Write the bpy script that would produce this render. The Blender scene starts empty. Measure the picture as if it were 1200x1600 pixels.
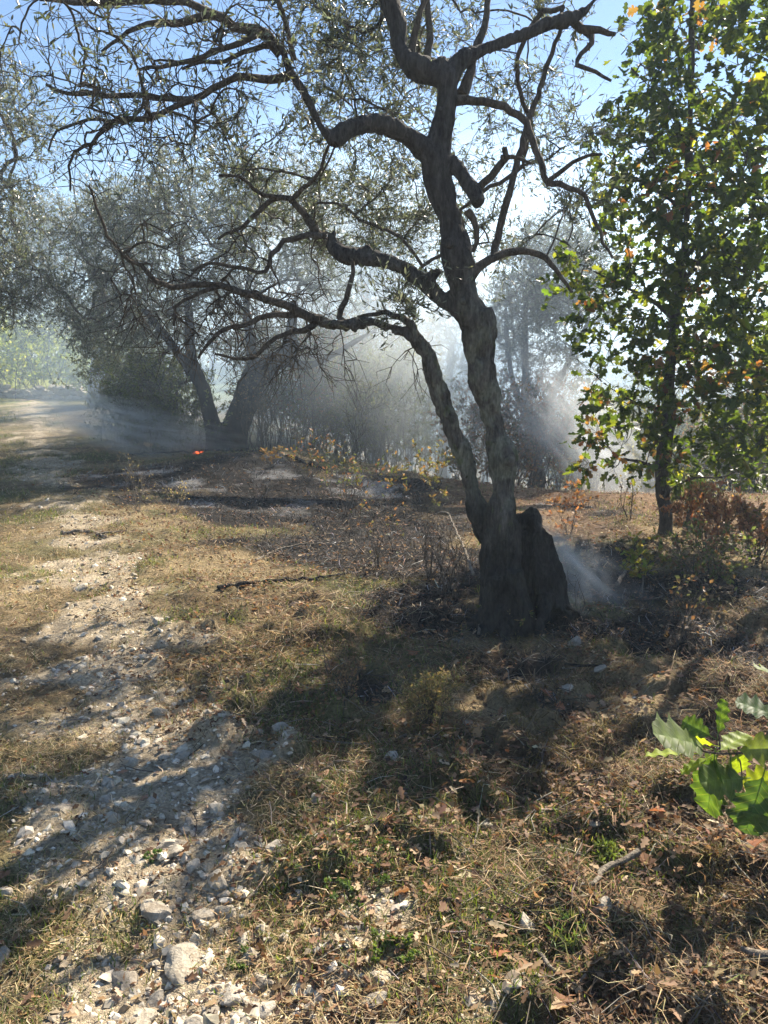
import bpy, math, random
import numpy as np
from mathutils import Vector, Matrix

# ------------------------------------------------------------------ camera, sky, sun, exposure
SC = bpy.context.scene
COL = SC.collection
CAM_Z, PITCH, FPX = 1.55, math.radians(10.0), 1232.0      # FPX: focal length in pixels of the 1200x1600 picture
cam_d = bpy.data.cameras.new('camera')
cam_d.sensor_fit = 'VERTICAL'; cam_d.sensor_height = 36.0; cam_d.sensor_width = 27.0
cam_d.lens = 36.0 * FPX / 1600.0
cam_d.clip_start = 0.05; cam_d.clip_end = 2000
cam = bpy.data.objects.new('camera', cam_d); COL.objects.link(cam)
cam.location = (0, 0, CAM_Z); cam.rotation_euler = (math.pi / 2 - PITCH, 0, 0)
SC.camera = cam

SUN_AZ, SUN_EL = math.radians(33), math.radians(41)
w = bpy.data.worlds.new('World'); SC.world = w; w.use_nodes = True
nt = w.node_tree; nt.nodes.clear()
sky = nt.nodes.new('ShaderNodeTexSky'); sky.sky_type = 'NISHITA'; sky.sun_disc = False
sky.sun_elevation = SUN_EL; sky.sun_rotation = SUN_AZ
sky.air_density = 1.0; sky.dust_density = 0.15; sky.ozone_density = 3.0
bg = nt.nodes.new('ShaderNodeBackground'); bg.inputs['Strength'].default_value = 0.06
wo = nt.nodes.new('ShaderNodeOutputWorld')
nt.links.new(sky.outputs[0], bg.inputs[0]); nt.links.new(bg.outputs[0], wo.inputs[0])

sun_d = bpy.data.lights.new('sun', 'SUN'); sun_d.energy = 5.0; sun_d.angle = math.radians(0.53); sun_d.color = (1.0, 0.90, 0.74)
sun = bpy.data.objects.new('sun', sun_d); COL.objects.link(sun)
SUN_DIR = Vector((math.sin(SUN_AZ) * math.cos(SUN_EL), math.cos(SUN_AZ) * math.cos(SUN_EL), math.sin(SUN_EL)))
sun.rotation_euler = SUN_DIR.to_track_quat('Z', 'Y').to_euler()
sun.location = (6, 14, 12)

vs = SC.view_settings
vs.view_transform = 'Standard'; vs.look = 'None'; vs.gamma = 1.0; vs.use_curve_mapping = False
vs.exposure = 1.65
cy = SC.cycles
cy.max_bounces = 6; cy.diffuse_bounces = 3; cy.glossy_bounces = 2; cy.transmission_bounces = 3
cy.transparent_max_bounces = 4; cy.volume_bounces = 3
cy.use_denoising = True; cy.use_adaptive_sampling = True; cy.adaptive_threshold = 0.02
cy.sample_clamp_indirect = 6.0
cy.caustics_reflective = False; cy.caustics_refractive = False
try:
    cy.denoiser = 'OPENIMAGEDENOISE'; cy.denoising_input_passes = 'RGB_ALBEDO_NORMAL'; cy.denoising_prefilter = 'ACCURATE'
except Exception:
    pass

RNG = np.random.default_rng(7)

# ------------------------------------------------------------------ noise
def _hash(ix, iy, iz, seed):
    n = (ix.astype(np.int64) * 374761393 + iy.astype(np.int64) * 668265263 + iz.astype(np.int64) * 2147483647 + seed * 974634777) & 0xFFFFFFFF
    n = ((n ^ (n >> 13)) * 1274126177) & 0xFFFFFFFF
    n = ((n ^ (n >> 16)) * 2246822519) & 0xFFFFFFFF
    return ((n ^ (n >> 15)) & 0xFFFFFF) / float(0xFFFFFF)

def vn2(x, y, seed=0):
    x = np.asarray(x, float); y = np.asarray(y, float)
    ix, iy = np.floor(x), np.floor(y); fx, fy = x - ix, y - iy
    ux, uy = fx * fx * (3 - 2 * fx), fy * fy * (3 - 2 * fy); z = np.zeros_like(ix)
    a, b = _hash(ix, iy, z, seed), _hash(ix + 1, iy, z, seed)
    c, d = _hash(ix, iy + 1, z, seed), _hash(ix + 1, iy + 1, z, seed)
    return (a + (b - a) * ux) * (1 - uy) + (c + (d - c) * ux) * uy

def fbm2(x, y, seed=0, oct=4):
    v, a, t = 0.0, 1.0, 0.0
    for i in range(oct):
        v = v + a * vn2(np.asarray(x) * 2 ** i + 17.3 * i, np.asarray(y) * 2 ** i - 9.1 * i, seed + i); t += a; a *= 0.5
    return v / t

def vn3(p, seed=0):
    i = np.floor(p); f = p - i; u = f * f * (3 - 2 * f); r = 0.0
    for dx in (0, 1):
        for dy in (0, 1):
            for dz in (0, 1):
                wgt = (u[:, 0] if dx else 1 - u[:, 0]) * (u[:, 1] if dy else 1 - u[:, 1]) * (u[:, 2] if dz else 1 - u[:, 2])
                r = r + wgt * _hash(i[:, 0] + dx, i[:, 1] + dy, i[:, 2] + dz, seed)
    return r

def sig(t): return 1.0 / (1.0 + np.exp(-np.clip(t, -40, 40)))
def softplus(t, k=1.0): return np.log1p(np.exp(np.clip(t / k, -40, 40))) * k
def sstep(a, b, t):
    u = np.clip((t - a) / (b - a), 0, 1); return u * u * (3 - 2 * u)

# ------------------------------------------------------------------ terrain
def H0(x, y):
    x = np.asarray(x, float); y = np.asarray(y, float)
    wl = sig(-(x + 0.2 + 0.04 * y) / 0.9)
    left = 0.047 * softplus(np.minimum(y, 90) - 7.5, 1.0)
    yr = 10.6 + 2.2 * sig(-(x - 1.2) / 0.7)
    right = -0.24 * softplus(y - yr, 0.5); right = -7.0 * np.tanh(-right / 7.0)
    far = 1.5 * sstep(60, 190, y); rise = 12.0 * sstep(45, 170, y)
    z = left * wl + (right + rise) * (1 - wl) + far * wl
    z = z + 0.22 * np.exp(-(((x + 1.5) / 1.6) ** 2 + ((y - 11.6) / 1.8) ** 2))      # mound under the burnt tree
    z = z + 0.04 * np.exp(-(((x - 0.95) / 0.7) ** 2 + ((y - 5.2) / 0.7) ** 2))      # root mound
    z = z + 0.06 * sstep(-0.1, 0.6, x - path_x(y)) * sstep(9, 5, y)
    return z

def path_x(y):
    return np.interp(np.asarray(y, float), PATH_Y, PATH_X)
def path_hw(y):
    return np.interp(np.asarray(y, float), [1, 2.0, 2.5, 3, 4, 6, 9, 16, 26], [0.52, 0.48, .52, 0.56, 0.52, 0.5, 0.6, .8, 1.0])
PATH_Y = np.array([0.5, 1.6, 2.1, 2.6, 3.4, 4.6, 7.0, 10.0, 16.0, 26.0])
PATH_X = np.array([-0.42, -0.46, -0.54, -0.78, -1.22, -1.70, -2.75, -4.2, -7.0, -11.6])

def H(x, y):
    x = np.asarray(x, float); y = np.asarray(y, float)
    near = sstep(30, 12, y)
    z = H0(x, y)
    z = z + near * (0.09 * (fbm2(x * 1.1, y * 1.1, 11, 3) - 0.5))
    z = z + near * (0.06 * (fbm2(x * 4.5, y * 4.5, 21, 3) - 0.5))
    hump = sstep(0.55, 0.75, fbm2(x * 5.5 + 3, y * 5.5, 23, 2)) * sstep(-0.1, 0.5, x - path_x(y))
    z = z + near * 0.062 * hump * sstep(6.2, 4.2, y)
    z = z + sstep(9, 5, y) * 0.016 * (vn2(x * 21, y * 21, 31) - 0.5)
    return z

CP, SP = math.cos(PITCH), math.sin(PITCH)
def at(px, py, Y):
    """point on the sight line of photograph pixel (px, py) that lies Y metres ahead"""
    cx, cyy = (px - 600) / FPX, (800 - py) / FPX
    d = np.array([cx, CP + cyy * SP, -SP + cyy * CP]); s = Y / d[1]
    return np.array([0, 0, CAM_Z]) + d * s
def gp(px, py, far=70):
    cx, cyy = (px - 600) / FPX, (800 - py) / FPX
    d = np.array([cx, CP + cyy * SP, -SP + cyy * CP]); d = d / d[1]
    ys = np.geomspace(0.8, far, 1500); zz = CAM_Z + d[2] * ys
    k = np.argmax(zz <= H(d[0] * ys, ys)); Y = ys[k] if k > 0 else far
    return np.array([d[0] * Y, Y, float(H(d[0] * Y, Y))])
def ground(x, y): return float(H(x, y))

# ------------------------------------------------------------------ masks on the ground
def blobs(x, y, lst):
    m = np.zeros_like(x)
    for bx, by, r, s in lst:
        m = np.maximum(m, s * np.clip(1.35 - np.sqrt((x - bx) ** 2 + (y - by) ** 2) / r, 0, 1))
    return m
def B(px, py, r, s=1.0):
    p = gp(px, py); return (p[0], p[1], r, s)
BURN = [B(330, 735, 1.5), B(250, 745, 1.3), B(430, 770, 1.4), B(520, 800, 1.2), B(600, 840, 0.9), B(380, 800, .9), B(680, 880, 0.75), B(600, 760, 1.2, .8),
        B(650, 930, .45, .9), B(985, 925, 0.62, .9), B(1070, 985, 0.5, .8), B(1000, 985, .35, .8), B(800, 955, 0.5, .72), B(880, 980, .4, .7), B(850, 1080, .35, .7), B(1120, 920, .6, .7), B(940, 800, 1.0, .55), B(690, 820, .8, .75), B(470, 850, .8, .74), B(560, 880, .7, .72), B(380, 850, .6, .62), B(640, 960, .5, .7), B(740, 900, .6, .75), B(600, 780, 1.0, .85), B(230, 780, .7, .7), B(560, 1090, .3, .62), B(1130, 1000, .6, .7), B(950, 870, .6, .7), B(820, 1060, .35, .66)]
def m_burn(x, y):
    return sstep(0.40, 0.62, blobs(x, y, BURN) * 0.75 + 0.55 * (fbm2(x * 2.3, y * 2.3, 41, 4) - 0.28))
def m_ash(x, y, b=None):
    b = m_burn(x, y) if b is None else b
    return b * sstep(0.55, 0.72, fbm2(x * 2.0 + 5, y * 2.6, 43, 4)) * sstep(7.6, 9.6, y)
def m_path(x, y):
    # ragged strip of gravel along the track
    dx = np.abs(x - path_x(y)) / path_hw(y)
    return sstep(0.22, 0.75, 1.12 - .80 * dx + 2.3 * (fbm2(x * 3.0, y * 3.0, 51, 5) - 0.5) - 0.20 * sstep(2.6, 4.5, y) - .2 * sstep(5, 10, y))
def m_green(x, y):
    return sstep(0.50 - .05 * (x < path_x(y) + .6), 0.64, fbm2(x * 1.5 + 40, y * 1.5, 61, 3))
def m_moss(x, y):
    return sstep(0.53, 0.68, fbm2(x * 3.0, y * 3.0 + 13, 71, 3)) * sstep(-0.2, 0.3, x - path_x(y))

# ------------------------------------------------------------------ materials
def new_mat(name):
    m = bpy.data.materials.new(name); m.use_nodes = True; t = m.node_tree; t.nodes.clear()
    out = t.nodes.new('ShaderNodeOutputMaterial'); return m, t, out
def N(t, typ, **kw):
    n = t.nodes.new(typ)
    for k, v in kw.items():
        if k in n.inputs: n.inputs[k].default_value = v
        else: setattr(n, k, v)
    return n
def noise(t, scale, detail=4.0, rough=0.55, vec=None):
    n = N(t, 'ShaderNodeTexNoise'); n.inputs['Scale'].default_value = scale; n.inputs['Detail'].default_value = detail; n.inputs['Roughness'].default_value = rough
    if vec is not None: t.links.new(vec, n.inputs['Vector'])
    return n
def ramp(t, fac, stops):
    r = N(t, 'ShaderNodeValToRGB'); e = r.color_ramp.elements
    while len(e) < len(stops): e.new(0.5)
    for el, (p, c) in zip(e, stops): el.position = p; el.color = (*c, 1) if len(c) == 3 else c
    t.links.new(fac, r.inputs[0]); return r
def mix(t, fac, a, b, typ='MIX'):
    m = N(t, 'ShaderNodeMix'); m.data_type = 'RGBA'; m.blend_type = typ
    for s, v in ((0, fac), (6, a), (7, b)):
        if hasattr(v, 'is_output'): t.links.new(v, m.inputs[s])
        elif s == 0: m.inputs[0].default_value = v
        else: m.inputs[s].default_value = (*v, 1)
    return m.outputs[2]
def bump(t, height, strength, dist=0.02):
    b = N(t, 'ShaderNodeBump'); b.inputs['Strength'].default_value = strength; b.inputs['Distance'].default_value = dist
    t.links.new(height, b.inputs['Height']); return b.outputs[0]

def leaf_mat(name, transl=0.4, rough=0.45, spec=0.4, tcol=(1.25, 1.25, 0.55)):
    m, t, out = new_mat(name)
    a = N(t, 'ShaderNodeAttribute'); a.attribute_name = 'col'
    p = N(t, 'ShaderNodeBsdfPrincipled'); p.inputs['Roughness'].default_value = rough; p.inputs['Specular IOR Level'].default_value = spec
    tr = N(t, 'ShaderNodeBsdfTranslucent'); mx = N(t, 'ShaderNodeMixShader'); mx.inputs[0].default_value = transl
    t.links.new(a.outputs['Color'], p.inputs['Base Color'])
    t.links.new(mix(t, 1.0, a.outputs['Color'], tcol, 'MULTIPLY'), tr.inputs['Color'])
    t.links.new(p.outputs[0], mx.inputs[1]); t.links.new(tr.outputs[0], mx.inputs[2]); t.links.new(mx.outputs[0], out.inputs[0])
    return m
def sprig_mat():
    m, t, out = new_mat('veined_oak_leaf'); a = N(t, 'ShaderNodeAttribute'); a.attribute_name = 'col'
    tc = N(t, 'ShaderNodeTexCoord'); sx = N(t, 'ShaderNodeSeparateXYZ'); t.links.new(tc.outputs['Object'], sx.inputs[0])
    ab = N(t, 'ShaderNodeMath', operation='ABSOLUTE'); t.links.new(sx.outputs[1], ab.inputs[0])
    ma = N(t, 'ShaderNodeMath', operation='MULTIPLY_ADD'); t.links.new(ab.outputs[0], ma.inputs[0]); ma.inputs[1].default_value = -.75; t.links.new(sx.outputs[0], ma.inputs[2])
    pp = N(t, 'ShaderNodeMath', operation='PINGPONG'); t.links.new(ma.outputs[0], pp.inputs[0]); pp.inputs[1].default_value = .065
    vein = ramp(t, pp.outputs[0], [(0, (1, 1, 1)), (.010, (0, 0, 0))])
    n1, n2 = noise(t, 7, 5, .6, tc.outputs['Object']), noise(t, 38, 4, .6, tc.outputs['Object'])
    c = mix(t, 1.0, a.outputs['Color'], ramp(t, n1.outputs['Fac'], [(.3, (.7, .72, .6)), (.7, (1.25, 1.2, 1.1))]).outputs[0], 'MULTIPLY')
    c = mix(t, mix(t, 1.0, vein.outputs[0], (.45, .45, .45), 'MULTIPLY'), c, (.22, .26, .10))
    c = mix(t, ramp(t, n2.outputs['Fac'], [(.66, (0, 0, 0)), (.72, (.8, .8, .8))]).outputs[0], c, (.16, .10, .05))
    p = N(t, 'ShaderNodeBsdfPrincipled'); p.inputs['Roughness'].default_value = .55; p.inputs['Specular IOR Level'].default_value = .35
    tr = N(t, 'ShaderNodeBsdfTranslucent'); mx = N(t, 'ShaderNodeMixShader'); mx.inputs[0].default_value = .5
    t.links.new(c, p.inputs['Base Color']); t.links.new(mix(t, 1.0, c, (2.0, 1.9, .55), 'MULTIPLY'), tr.inputs['Color'])
    bp = bump(t, vein.outputs[0], .4, .02); t.links.new(bp, p.inputs['Normal'])
    t.links.new(p.outputs[0], mx.inputs[1]); t.links.new(tr.outputs[0], mx.inputs[2]); t.links.new(mx.outputs[0], out.inputs[0]); return m
def attr_mat(name, rough=0.85, var=0.35, scale=60):
    m, t, out = new_mat(name)
    a = N(t, 'ShaderNodeAttribute'); a.attribute_name = 'col'
    g = N(t, 'ShaderNodeNewGeometry'); n = noise(t, scale, 3, vec=g.outputs['Position'])
    c = mix(t, 1.0, a.outputs['Color'], ramp(t, n.outputs['Fac'], [(0.25, (1 - var,) * 3), (0.75, (1 + var,) * 3)]).outputs[0], 'MULTIPLY')
    p = N(t, 'ShaderNodeBsdfPrincipled'); p.inputs['Roughness'].default_value = rough; p.inputs['Specular IOR Level'].default_value = 0.2
    t.links.new(c, p.inputs['Base Color']); t.links.new(p.outputs[0], out.inputs[0]); return m

def ground_mat():
    m, t, out = new_mat('ground_soil')
    a = N(t, 'ShaderNodeAttribute'); a.attribute_name = 'col'
    g = N(t, 'ShaderNodeNewGeometry'); P = g.outputs['Position']
    n1, n2, n3 = noise(t, 9, 6, .65, P), noise(t, 70, 5, .6, P), noise(t, 260, 3, .6, P)
    c = mix(t, 1.0, a.outputs['Color'], ramp(t, n1.outputs['Fac'], [(.28, (.55, .53, .5)), (.72, (1.4, 1.38, 1.32))]).outputs[0], 'MULTIPLY')
    c = mix(t, 1.0, c, ramp(t, n2.outputs['Fac'], [(.3, (.5, .5, .5)), (.7, (1.5, 1.48, 1.42))]).outputs[0], 'MULTIPLY')
    p = N(t, 'ShaderNodeBsdfPrincipled'); p.inputs['Roughness'].default_value = 0.95; p.inputs['Specular IOR Level'].default_value = 0.1
    t.links.new(c, p.inputs['Base Color'])
    ad = N(t, 'ShaderNodeMath', operation='ADD'); t.links.new(n2.outputs['Fac'], ad.inputs[0]); t.links.new(n3.outputs['Fac'], ad.inputs[1])
    t.links.new(bump(t, ad.outputs[0], 0.9, 0.02), p.inputs['Normal']); t.links.new(p.outputs[0], out.inputs[0]); return m

def stone_mat():
    m, t, out = new_mat('limestone')
    oi = N(t, 'ShaderNodeObjectInfo'); tc = N(t, 'ShaderNodeTexCoord')
    g = N(t, 'ShaderNodeNewGeometry'); P = g.outputs['Position']
    n1, n2 = noise(t, 18, 6, .65, P), noise(t, 120, 4, .6, P)
    base = ramp(t, oi.outputs['Random'], [(0, (.36, .315, .25)), (.35, (.42, .375, .31)), (.7, (.30, .265, .22)), (1, (.47, .425, .36))]).outputs[0]
    c = mix(t, 1.0, base, ramp(t, n1.outputs['Fac'], [(.3, (.55, .5, .44)), (.55, (1, 1, 1)), (.8, (1.15, 1.13, 1.1))]).outputs[0], 'MULTIPLY')
    c = mix(t, 1.0, c, ramp(t, n2.outputs['Fac'], [(.3, (.75, .74, .72)), (.7, (1.12, 1.12, 1.1))]).outputs[0], 'MULTIPLY')
    p = N(t, 'ShaderNodeBsdfPrincipled'); p.inputs['Roughness'].default_value = 0.85; p.inputs['Specular IOR Level'].default_value = 0.25
    t.links.new(c, p.inputs['Base Color']); t.links.new(bump(t, n2.outputs['Fac'], .5, .01), p.inputs['Normal']); t.links.new(p.outputs[0], out.inputs[0]); return m

def bark_mat(name, base, light, lichen=0.0, char_z=None):
    m, t, out = new_mat(name)
    g = N(t, 'ShaderNodeNewGeometry'); P = g.outputs['Position']
    mp = N(t, 'ShaderNodeMapping'); mp.inputs['Scale'].default_value = (1, 1, 0.28); t.links.new(P, mp.inputs[0])
    n1, n2 = noise(t, 22, 6, .7, mp.outputs[0]), noise(t, 75, 5, .65, mp.outputs[0])
    c = mix(t, ramp(t, n1.outputs['Fac'], [(.33, (0, 0, 0)), (.66, (1, 1, 1))]).outputs[0], base, light)
    if lichen:
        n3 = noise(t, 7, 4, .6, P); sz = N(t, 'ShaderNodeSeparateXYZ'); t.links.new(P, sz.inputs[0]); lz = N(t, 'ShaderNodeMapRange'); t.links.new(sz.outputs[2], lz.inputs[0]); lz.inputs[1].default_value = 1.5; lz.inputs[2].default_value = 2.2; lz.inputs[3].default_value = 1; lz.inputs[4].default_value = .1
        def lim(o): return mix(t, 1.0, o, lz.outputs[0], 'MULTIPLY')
        c = mix(t, 1.0, c, ramp(t, lz.outputs[0], [(.1, (.55, .55, .60)), (1, (1.0, 1.0, .98))]).outputs[0], 'MULTIPLY')  # upper bark darker and bluer: backlit silhouette shade put into the colour
        c = mix(t, lim(ramp(t, n3.outputs['Fac'], [(.47, (0, 0, 0)), (.58, (lichen,) * 3)]).outputs[0]), c, (.25, .26, .20))
        n4 = noise(t, 11, 5, .6, P)
        c = mix(t, lim(ramp(t, n4.outputs['Fac'], [(.60, (0, 0, 0)), (.66, (lichen * .8,) * 3)]).outputs[0]), c, (.10, .13, .04))
    if char_z is not None:
        s = N(t, 'ShaderNodeSeparateXYZ'); t.links.new(P, s.inputs[0])
        n5 = noise(t, 3.5, 5, .6, P)
        ma = N(t, 'ShaderNodeMath', operation='MULTIPLY_ADD'); t.links.new(n5.outputs['Fac'], ma.inputs[0]); ma.inputs[1].default_value = -1.5; t.links.new(s.outputs[2], ma.inputs[2])
        k = N(t, 'ShaderNodeMapRange'); t.links.new(ma.outputs[0], k.inputs[0])
        k.inputs[1].default_value = char_z - 0.75 - .15; k.inputs[2].default_value = char_z - 0.75 + .15; k.inputs[3].default_value = 0.88; k.inputs[4].default_value = 0
        c = mix(t, k.outputs[0], c, (.022, .02, .019))
    c = mix(t, 1.0, c, ramp(t, n2.outputs['Fac'], [(.3, (.5, .5, .5)), (.7, (1.35, 1.35, 1.35))]).outputs[0], 'MULTIPLY')
    p = N(t, 'ShaderNodeBsdfPrincipled'); p.inputs['Roughness'].default_value = 0.92; p.inputs['Specular IOR Level'].default_value = 0.15
    ad = N(t, 'ShaderNodeMath', operation='ADD'); t.links.new(n1.outputs['Fac'], ad.inputs[0]); t.links.new(n2.outputs['Fac'], ad.inputs[1])
    t.links.new(c, p.inputs['Base Color']); t.links.new(bump(t, ad.outputs[0], .9, .025), p.inputs['Normal']); t.links.new(p.outputs[0], out.inputs[0]); return m

M = dict(
    ground=ground_mat(), stone=stone_mat(),
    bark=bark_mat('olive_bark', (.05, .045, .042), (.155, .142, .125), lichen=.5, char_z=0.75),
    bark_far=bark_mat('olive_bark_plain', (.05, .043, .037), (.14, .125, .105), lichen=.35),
    bark_burnt=bark_mat('charred_bark', (.012, .011, .012), (.035, .032, .032), char_z=1.6),
    bark_oak=bark_mat('oak_bark', (.04, .034, .028), (.115, .10, .085)),
    twig=bark_mat('twig_bark', (.05, .042, .035), (.13, .11, .09)),
    olive_leaf=leaf_mat('olive_leaf', .34, .36, .55, (1.5, 1.55, 1.05)),
    oak_leaf=leaf_mat('oak_leaf', .58, .42, .4, (1.9, 1.85, .5)),
    sprig_leaf=sprig_mat(), shrub_leaf=leaf_mat('shrub_leaf', .45, .5, .3, (1.6, 1.5, .8)),
    straw=leaf_mat('straw', .25, .75, .15, (1.1, 1.0, .8)),
    grass=leaf_mat('grass_blade', .45, .55, .25, (1.9, 1.9, .7)),
    pebble=attr_mat('pebble', .85, .25, 90), litter=leaf_mat('dead_leaf', .35, .7, .2, (1.2, 1.0, .7)),
    stick=bark_mat('dry_wood', (.14, .115, .09), (.30, .26, .21)), charred=attr_mat('charred_bits', .9, .3, 80),
)

# ------------------------------------------------------------------ mesh building
class MB:
    """collects vertices, polygons of any size and a colour per vertex; build() links them as one mesh object"""
    def __init__(s): s.v = []; s.c = []; s.l = []; s.n = []; s.k = 0
    def add(s, v, faces, col):
        v = np.asarray(v, np.float32).reshape(-1, 3); faces = np.asarray(faces, np.int64)
        c = np.broadcast_to(np.asarray(col, np.float32), (len(v), 3))
        s.v.append(v); s.c.append(c); s.l.append((faces + s.k).ravel()); s.n.append(np.full(len(faces), faces.shape[1], np.int64)); s.k += len(v)
    def mesh(s, name, mat, smooth=True):
        me = bpy.data.meshes.new(name)
        v = np.concatenate(s.v); l = np.concatenate(s.l); n = np.concatenate(s.n); c = np.concatenate(s.c)
        me.vertices.add(len(v)); me.vertices.foreach_set('co', v.ravel())
        me.loops.add(len(l)); me.loops.foreach_set('vertex_index', l.astype(np.int32))
        me.polygons.add(len(n)); st = np.concatenate([[0], np.cumsum(n)[:-1]]).astype(np.int32)
        me.polygons.foreach_set('loop_start', st); me.polygons.foreach_set('loop_total', n.astype(np.int32))
        me.polygons.foreach_set('use_smooth', np.full(len(n), smooth))
        a = me.attributes.new('col', 'FLOAT_COLOR', 'POINT'); a.data.foreach_set('color', np.hstack([c, np.ones((len(c), 1), np.float32)]).ravel())
        me.materials.append(mat); me.update(calc_edges=True); me.validate(); return me
    def build(s, name, mat, parent=None, smooth=True):
        if not s.v: return None
        return link(name, s.mesh(name, mat, smooth), parent)

def link(name, me, parent=None, loc=None):
    o = bpy.data.objects.new(name, me); COL.objects.link(o)
    if loc is not None: o.location = loc
    if parent is not None:
        o.parent = parent
        if loc is None: o.matrix_parent_inverse = Matrix.Translation(parent.location).inverted()
    return o
def empty(name, loc, label, cat, group=None):
    o = bpy.data.objects.new(name, None); COL.objects.link(o); o.location = [float(q) for q in loc]; o.empty_display_size = .1
    return tag(o, label, cat, group)
def tag(o, label=None, cat=None, group=None, kind=None):
    for k, v in (('label', label), ('category', cat), ('group', group), ('kind', kind)):
        if v: o[k] = v
    return o

def frames(P):
    T = np.gradient(P, axis=0); T /= np.linalg.norm(T, axis=1, keepdims=True) + 1e-9
    u = np.cross(T[0], [0, 0, 1.0]); u = np.array([1.0, 0, 0]) if np.linalg.norm(u) < 1e-3 else u
    U = [u / np.linalg.norm(u)]
    for i in range(1, len(P)):
        u = U[-1] - T[i] * np.dot(U[-1], T[i]); U.append(u / (np.linalg.norm(u) + 1e-9))
    U = np.array(U); return T, U, np.cross(T, U)
def tube(mb, P, R, sides=6, col=(.1, .1, .1), cap=True, lump=0.0, seed=0):
    P = np.asarray(P, float); R = np.asarray(R, float); T, U, V = frames(P)
    a = np.arange(sides) * 2 * math.pi / sides
    rr = R[:, None] * np.ones(sides)[None]
    if lump:
        rr = rr * (1 + lump * (np.array([vn2(np.cos(a) * 1.5 + 9 * seed, np.sin(a) * 1.5 + i * .35, seed) for i in range(len(P))]) - .5) * 2)
    v = P[:, None] + rr[:, :, None] * (np.cos(a)[None, :, None] * U[:, None] + np.sin(a)[None, :, None] * V[:, None])
    n = len(P); i = np.arange(n - 1)[:, None] * sides; j = np.arange(sides)[None]; j2 = (j + 1) % sides
    f = np.stack([i + j, i + j2, i + sides + j2, i + sides + j], -1).reshape(-1, 4)
    mb.add(v, f, col)
    if cap:
        mb.k -= 0
        e = v[-1]; mb.add(e, np.arange(sides)[None], col); mb.add(v[0], np.arange(sides)[::-1][None], col)
def prisms(mb, P0, P1, r0, r1, col):
    """many straight three-sided twigs at once"""
    P0, P1 = np.asarray(P0), np.asarray(P1); n = len(P0)
    if n == 0: return
    T = P1 - P0; T = T / (np.linalg.norm(T, axis=1, keepdims=True) + 1e-9)
    ref = np.where(np.abs(T[:, 2:3]) > .9, np.array([[1.0, 0, 0]]), np.array([[0, 0, 1.0]]))
    U = np.cross(T, ref); U /= np.linalg.norm(U, axis=1, keepdims=True) + 1e-9; W = np.cross(T, U)
    vs_ = []
    for Pq, r in ((P0, r0), (P1, r1)):
        for k in range(3):
            q = 2 * math.pi * k / 3; vs_.append(Pq + np.reshape(r, (-1, 1)) * (math.cos(q) * U + math.sin(q) * W))
    v = np.stack(vs_, 1); b = np.arange(n)[:, None] * 6
    f = np.concatenate([b + np.array([k, (k + 1) % 3, 3 + (k + 1) % 3, 3 + k]) for k in range(3)])
    mb.add(v, f, np.repeat(np.broadcast_to(col, (n, 3)), 6, 0))

def resample(P, R, step):
    P = np.asarray(P, float); R = np.asarray(R, float)
    # Catmull-Rom through the traced points
    n = len(P); d = np.concatenate([[0], np.cumsum(np.linalg.norm(np.diff(P, axis=0), axis=1))])
    m = max(3, int(d[-1] / step) + 1); s = np.linspace(0, d[-1], m)
    if n > 2:
        T = np.gradient(P, d, axis=0); k = np.clip(np.searchsorted(d, s, 'right') - 1, 0, n - 2)
        h = d[k + 1] - d[k]; t = ((s - d[k]) / h)[:, None]; h = h[:, None]
        Q = (2 * t ** 3 - 3 * t ** 2 + 1) * P[k] + (t ** 3 - 2 * t ** 2 + t) * h * T[k] + (-2 * t ** 3 + 3 * t ** 2) * P[k + 1] + (t ** 3 - t ** 2) * h * T[k + 1]
    else:
        Q = np.stack([np.interp(s, d, P[:, i]) for i in range(3)], 1)
    return Q, np.interp(s, d, R)

# leaf templates: (u along, v across, w out of plane) and polygons
OLIVE = (np.array([[0, 0, 0], [.3, .5, .12], [.7, .42, .10], [1, 0, -.05], [.7, -.42, .10], [.3, -.5, .12]]), [[0, 1, 2, 3], [0, 3, 4, 5]])
RHOMB = (np.array([[0, 0, 0], [.45, .5, .1], [1, 0, 0], [.45, -.5, .1]]), [[0, 1, 2, 3]])
_h = [(0, 0), (.10, .05), (.20, .22), (.30, .28), (.36, .15), (.48, .44), (.58, .46), (.62, .22), (.74, .38), (.84, .34), (.86, .16), (1, .02)]
_top = [[u, v, .22 * abs(v) - .25 * (u - .4) ** 2] for u, v in _h]; _bot = [[u, -v, .22 * abs(v) - .25 * (u - .4) ** 2] for u, v in _h]
OAK = (np.array(_top + _bot[1:-1]), [list(range(11, -1, -1)), [0] + list(range(12, 22)) + [11]])
_h2 = [(0, 0), (.22, .25), (.38, .15), (.55, .45), (.68, .2), (.85, .3), (1, 0)]
OAK2 = (np.array([[u, v, .2 * abs(v)] for u, v in _h2] + [[u, -v, .2 * abs(v)] for u, v in _h2[1:-1]]), [list(range(6, -1, -1)), [0] + list(range(7, 12)) + [6]])

def unit(v): return v / (np.linalg.norm(v, axis=-1, keepdims=True) + 1e-9)
def leaves(mb, P, D, Nn, L, Wd, col, tpl):
    """many leaves at once: base points P, directions D, rough normals Nn"""
    if len(P) == 0: return
    D = unit(D); S = unit(np.cross(D, Nn)); Z = np.cross(S, D); tv, tf = tpl
    v = P[:, None] + tv[None, :, 0:1] * D[:, None] * L[:, None, None] + tv[None, :, 1:2] * S[:, None] * Wd[:, None, None] + tv[None, :, 2:3] * Z[:, None] * Wd[:, None, None]
    k = len(tv); b = np.arange(len(P))[:, None] * k; base = mb.k
    c = np.repeat(col, k, 0)
    mb.add(v, b + np.array(tf[0]), c)
    for f in tf[1:]:
        mb.l.append((b + np.array(f) + base).ravel()); mb.n.append(np.full(len(P), len(f), np.int64))

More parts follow.
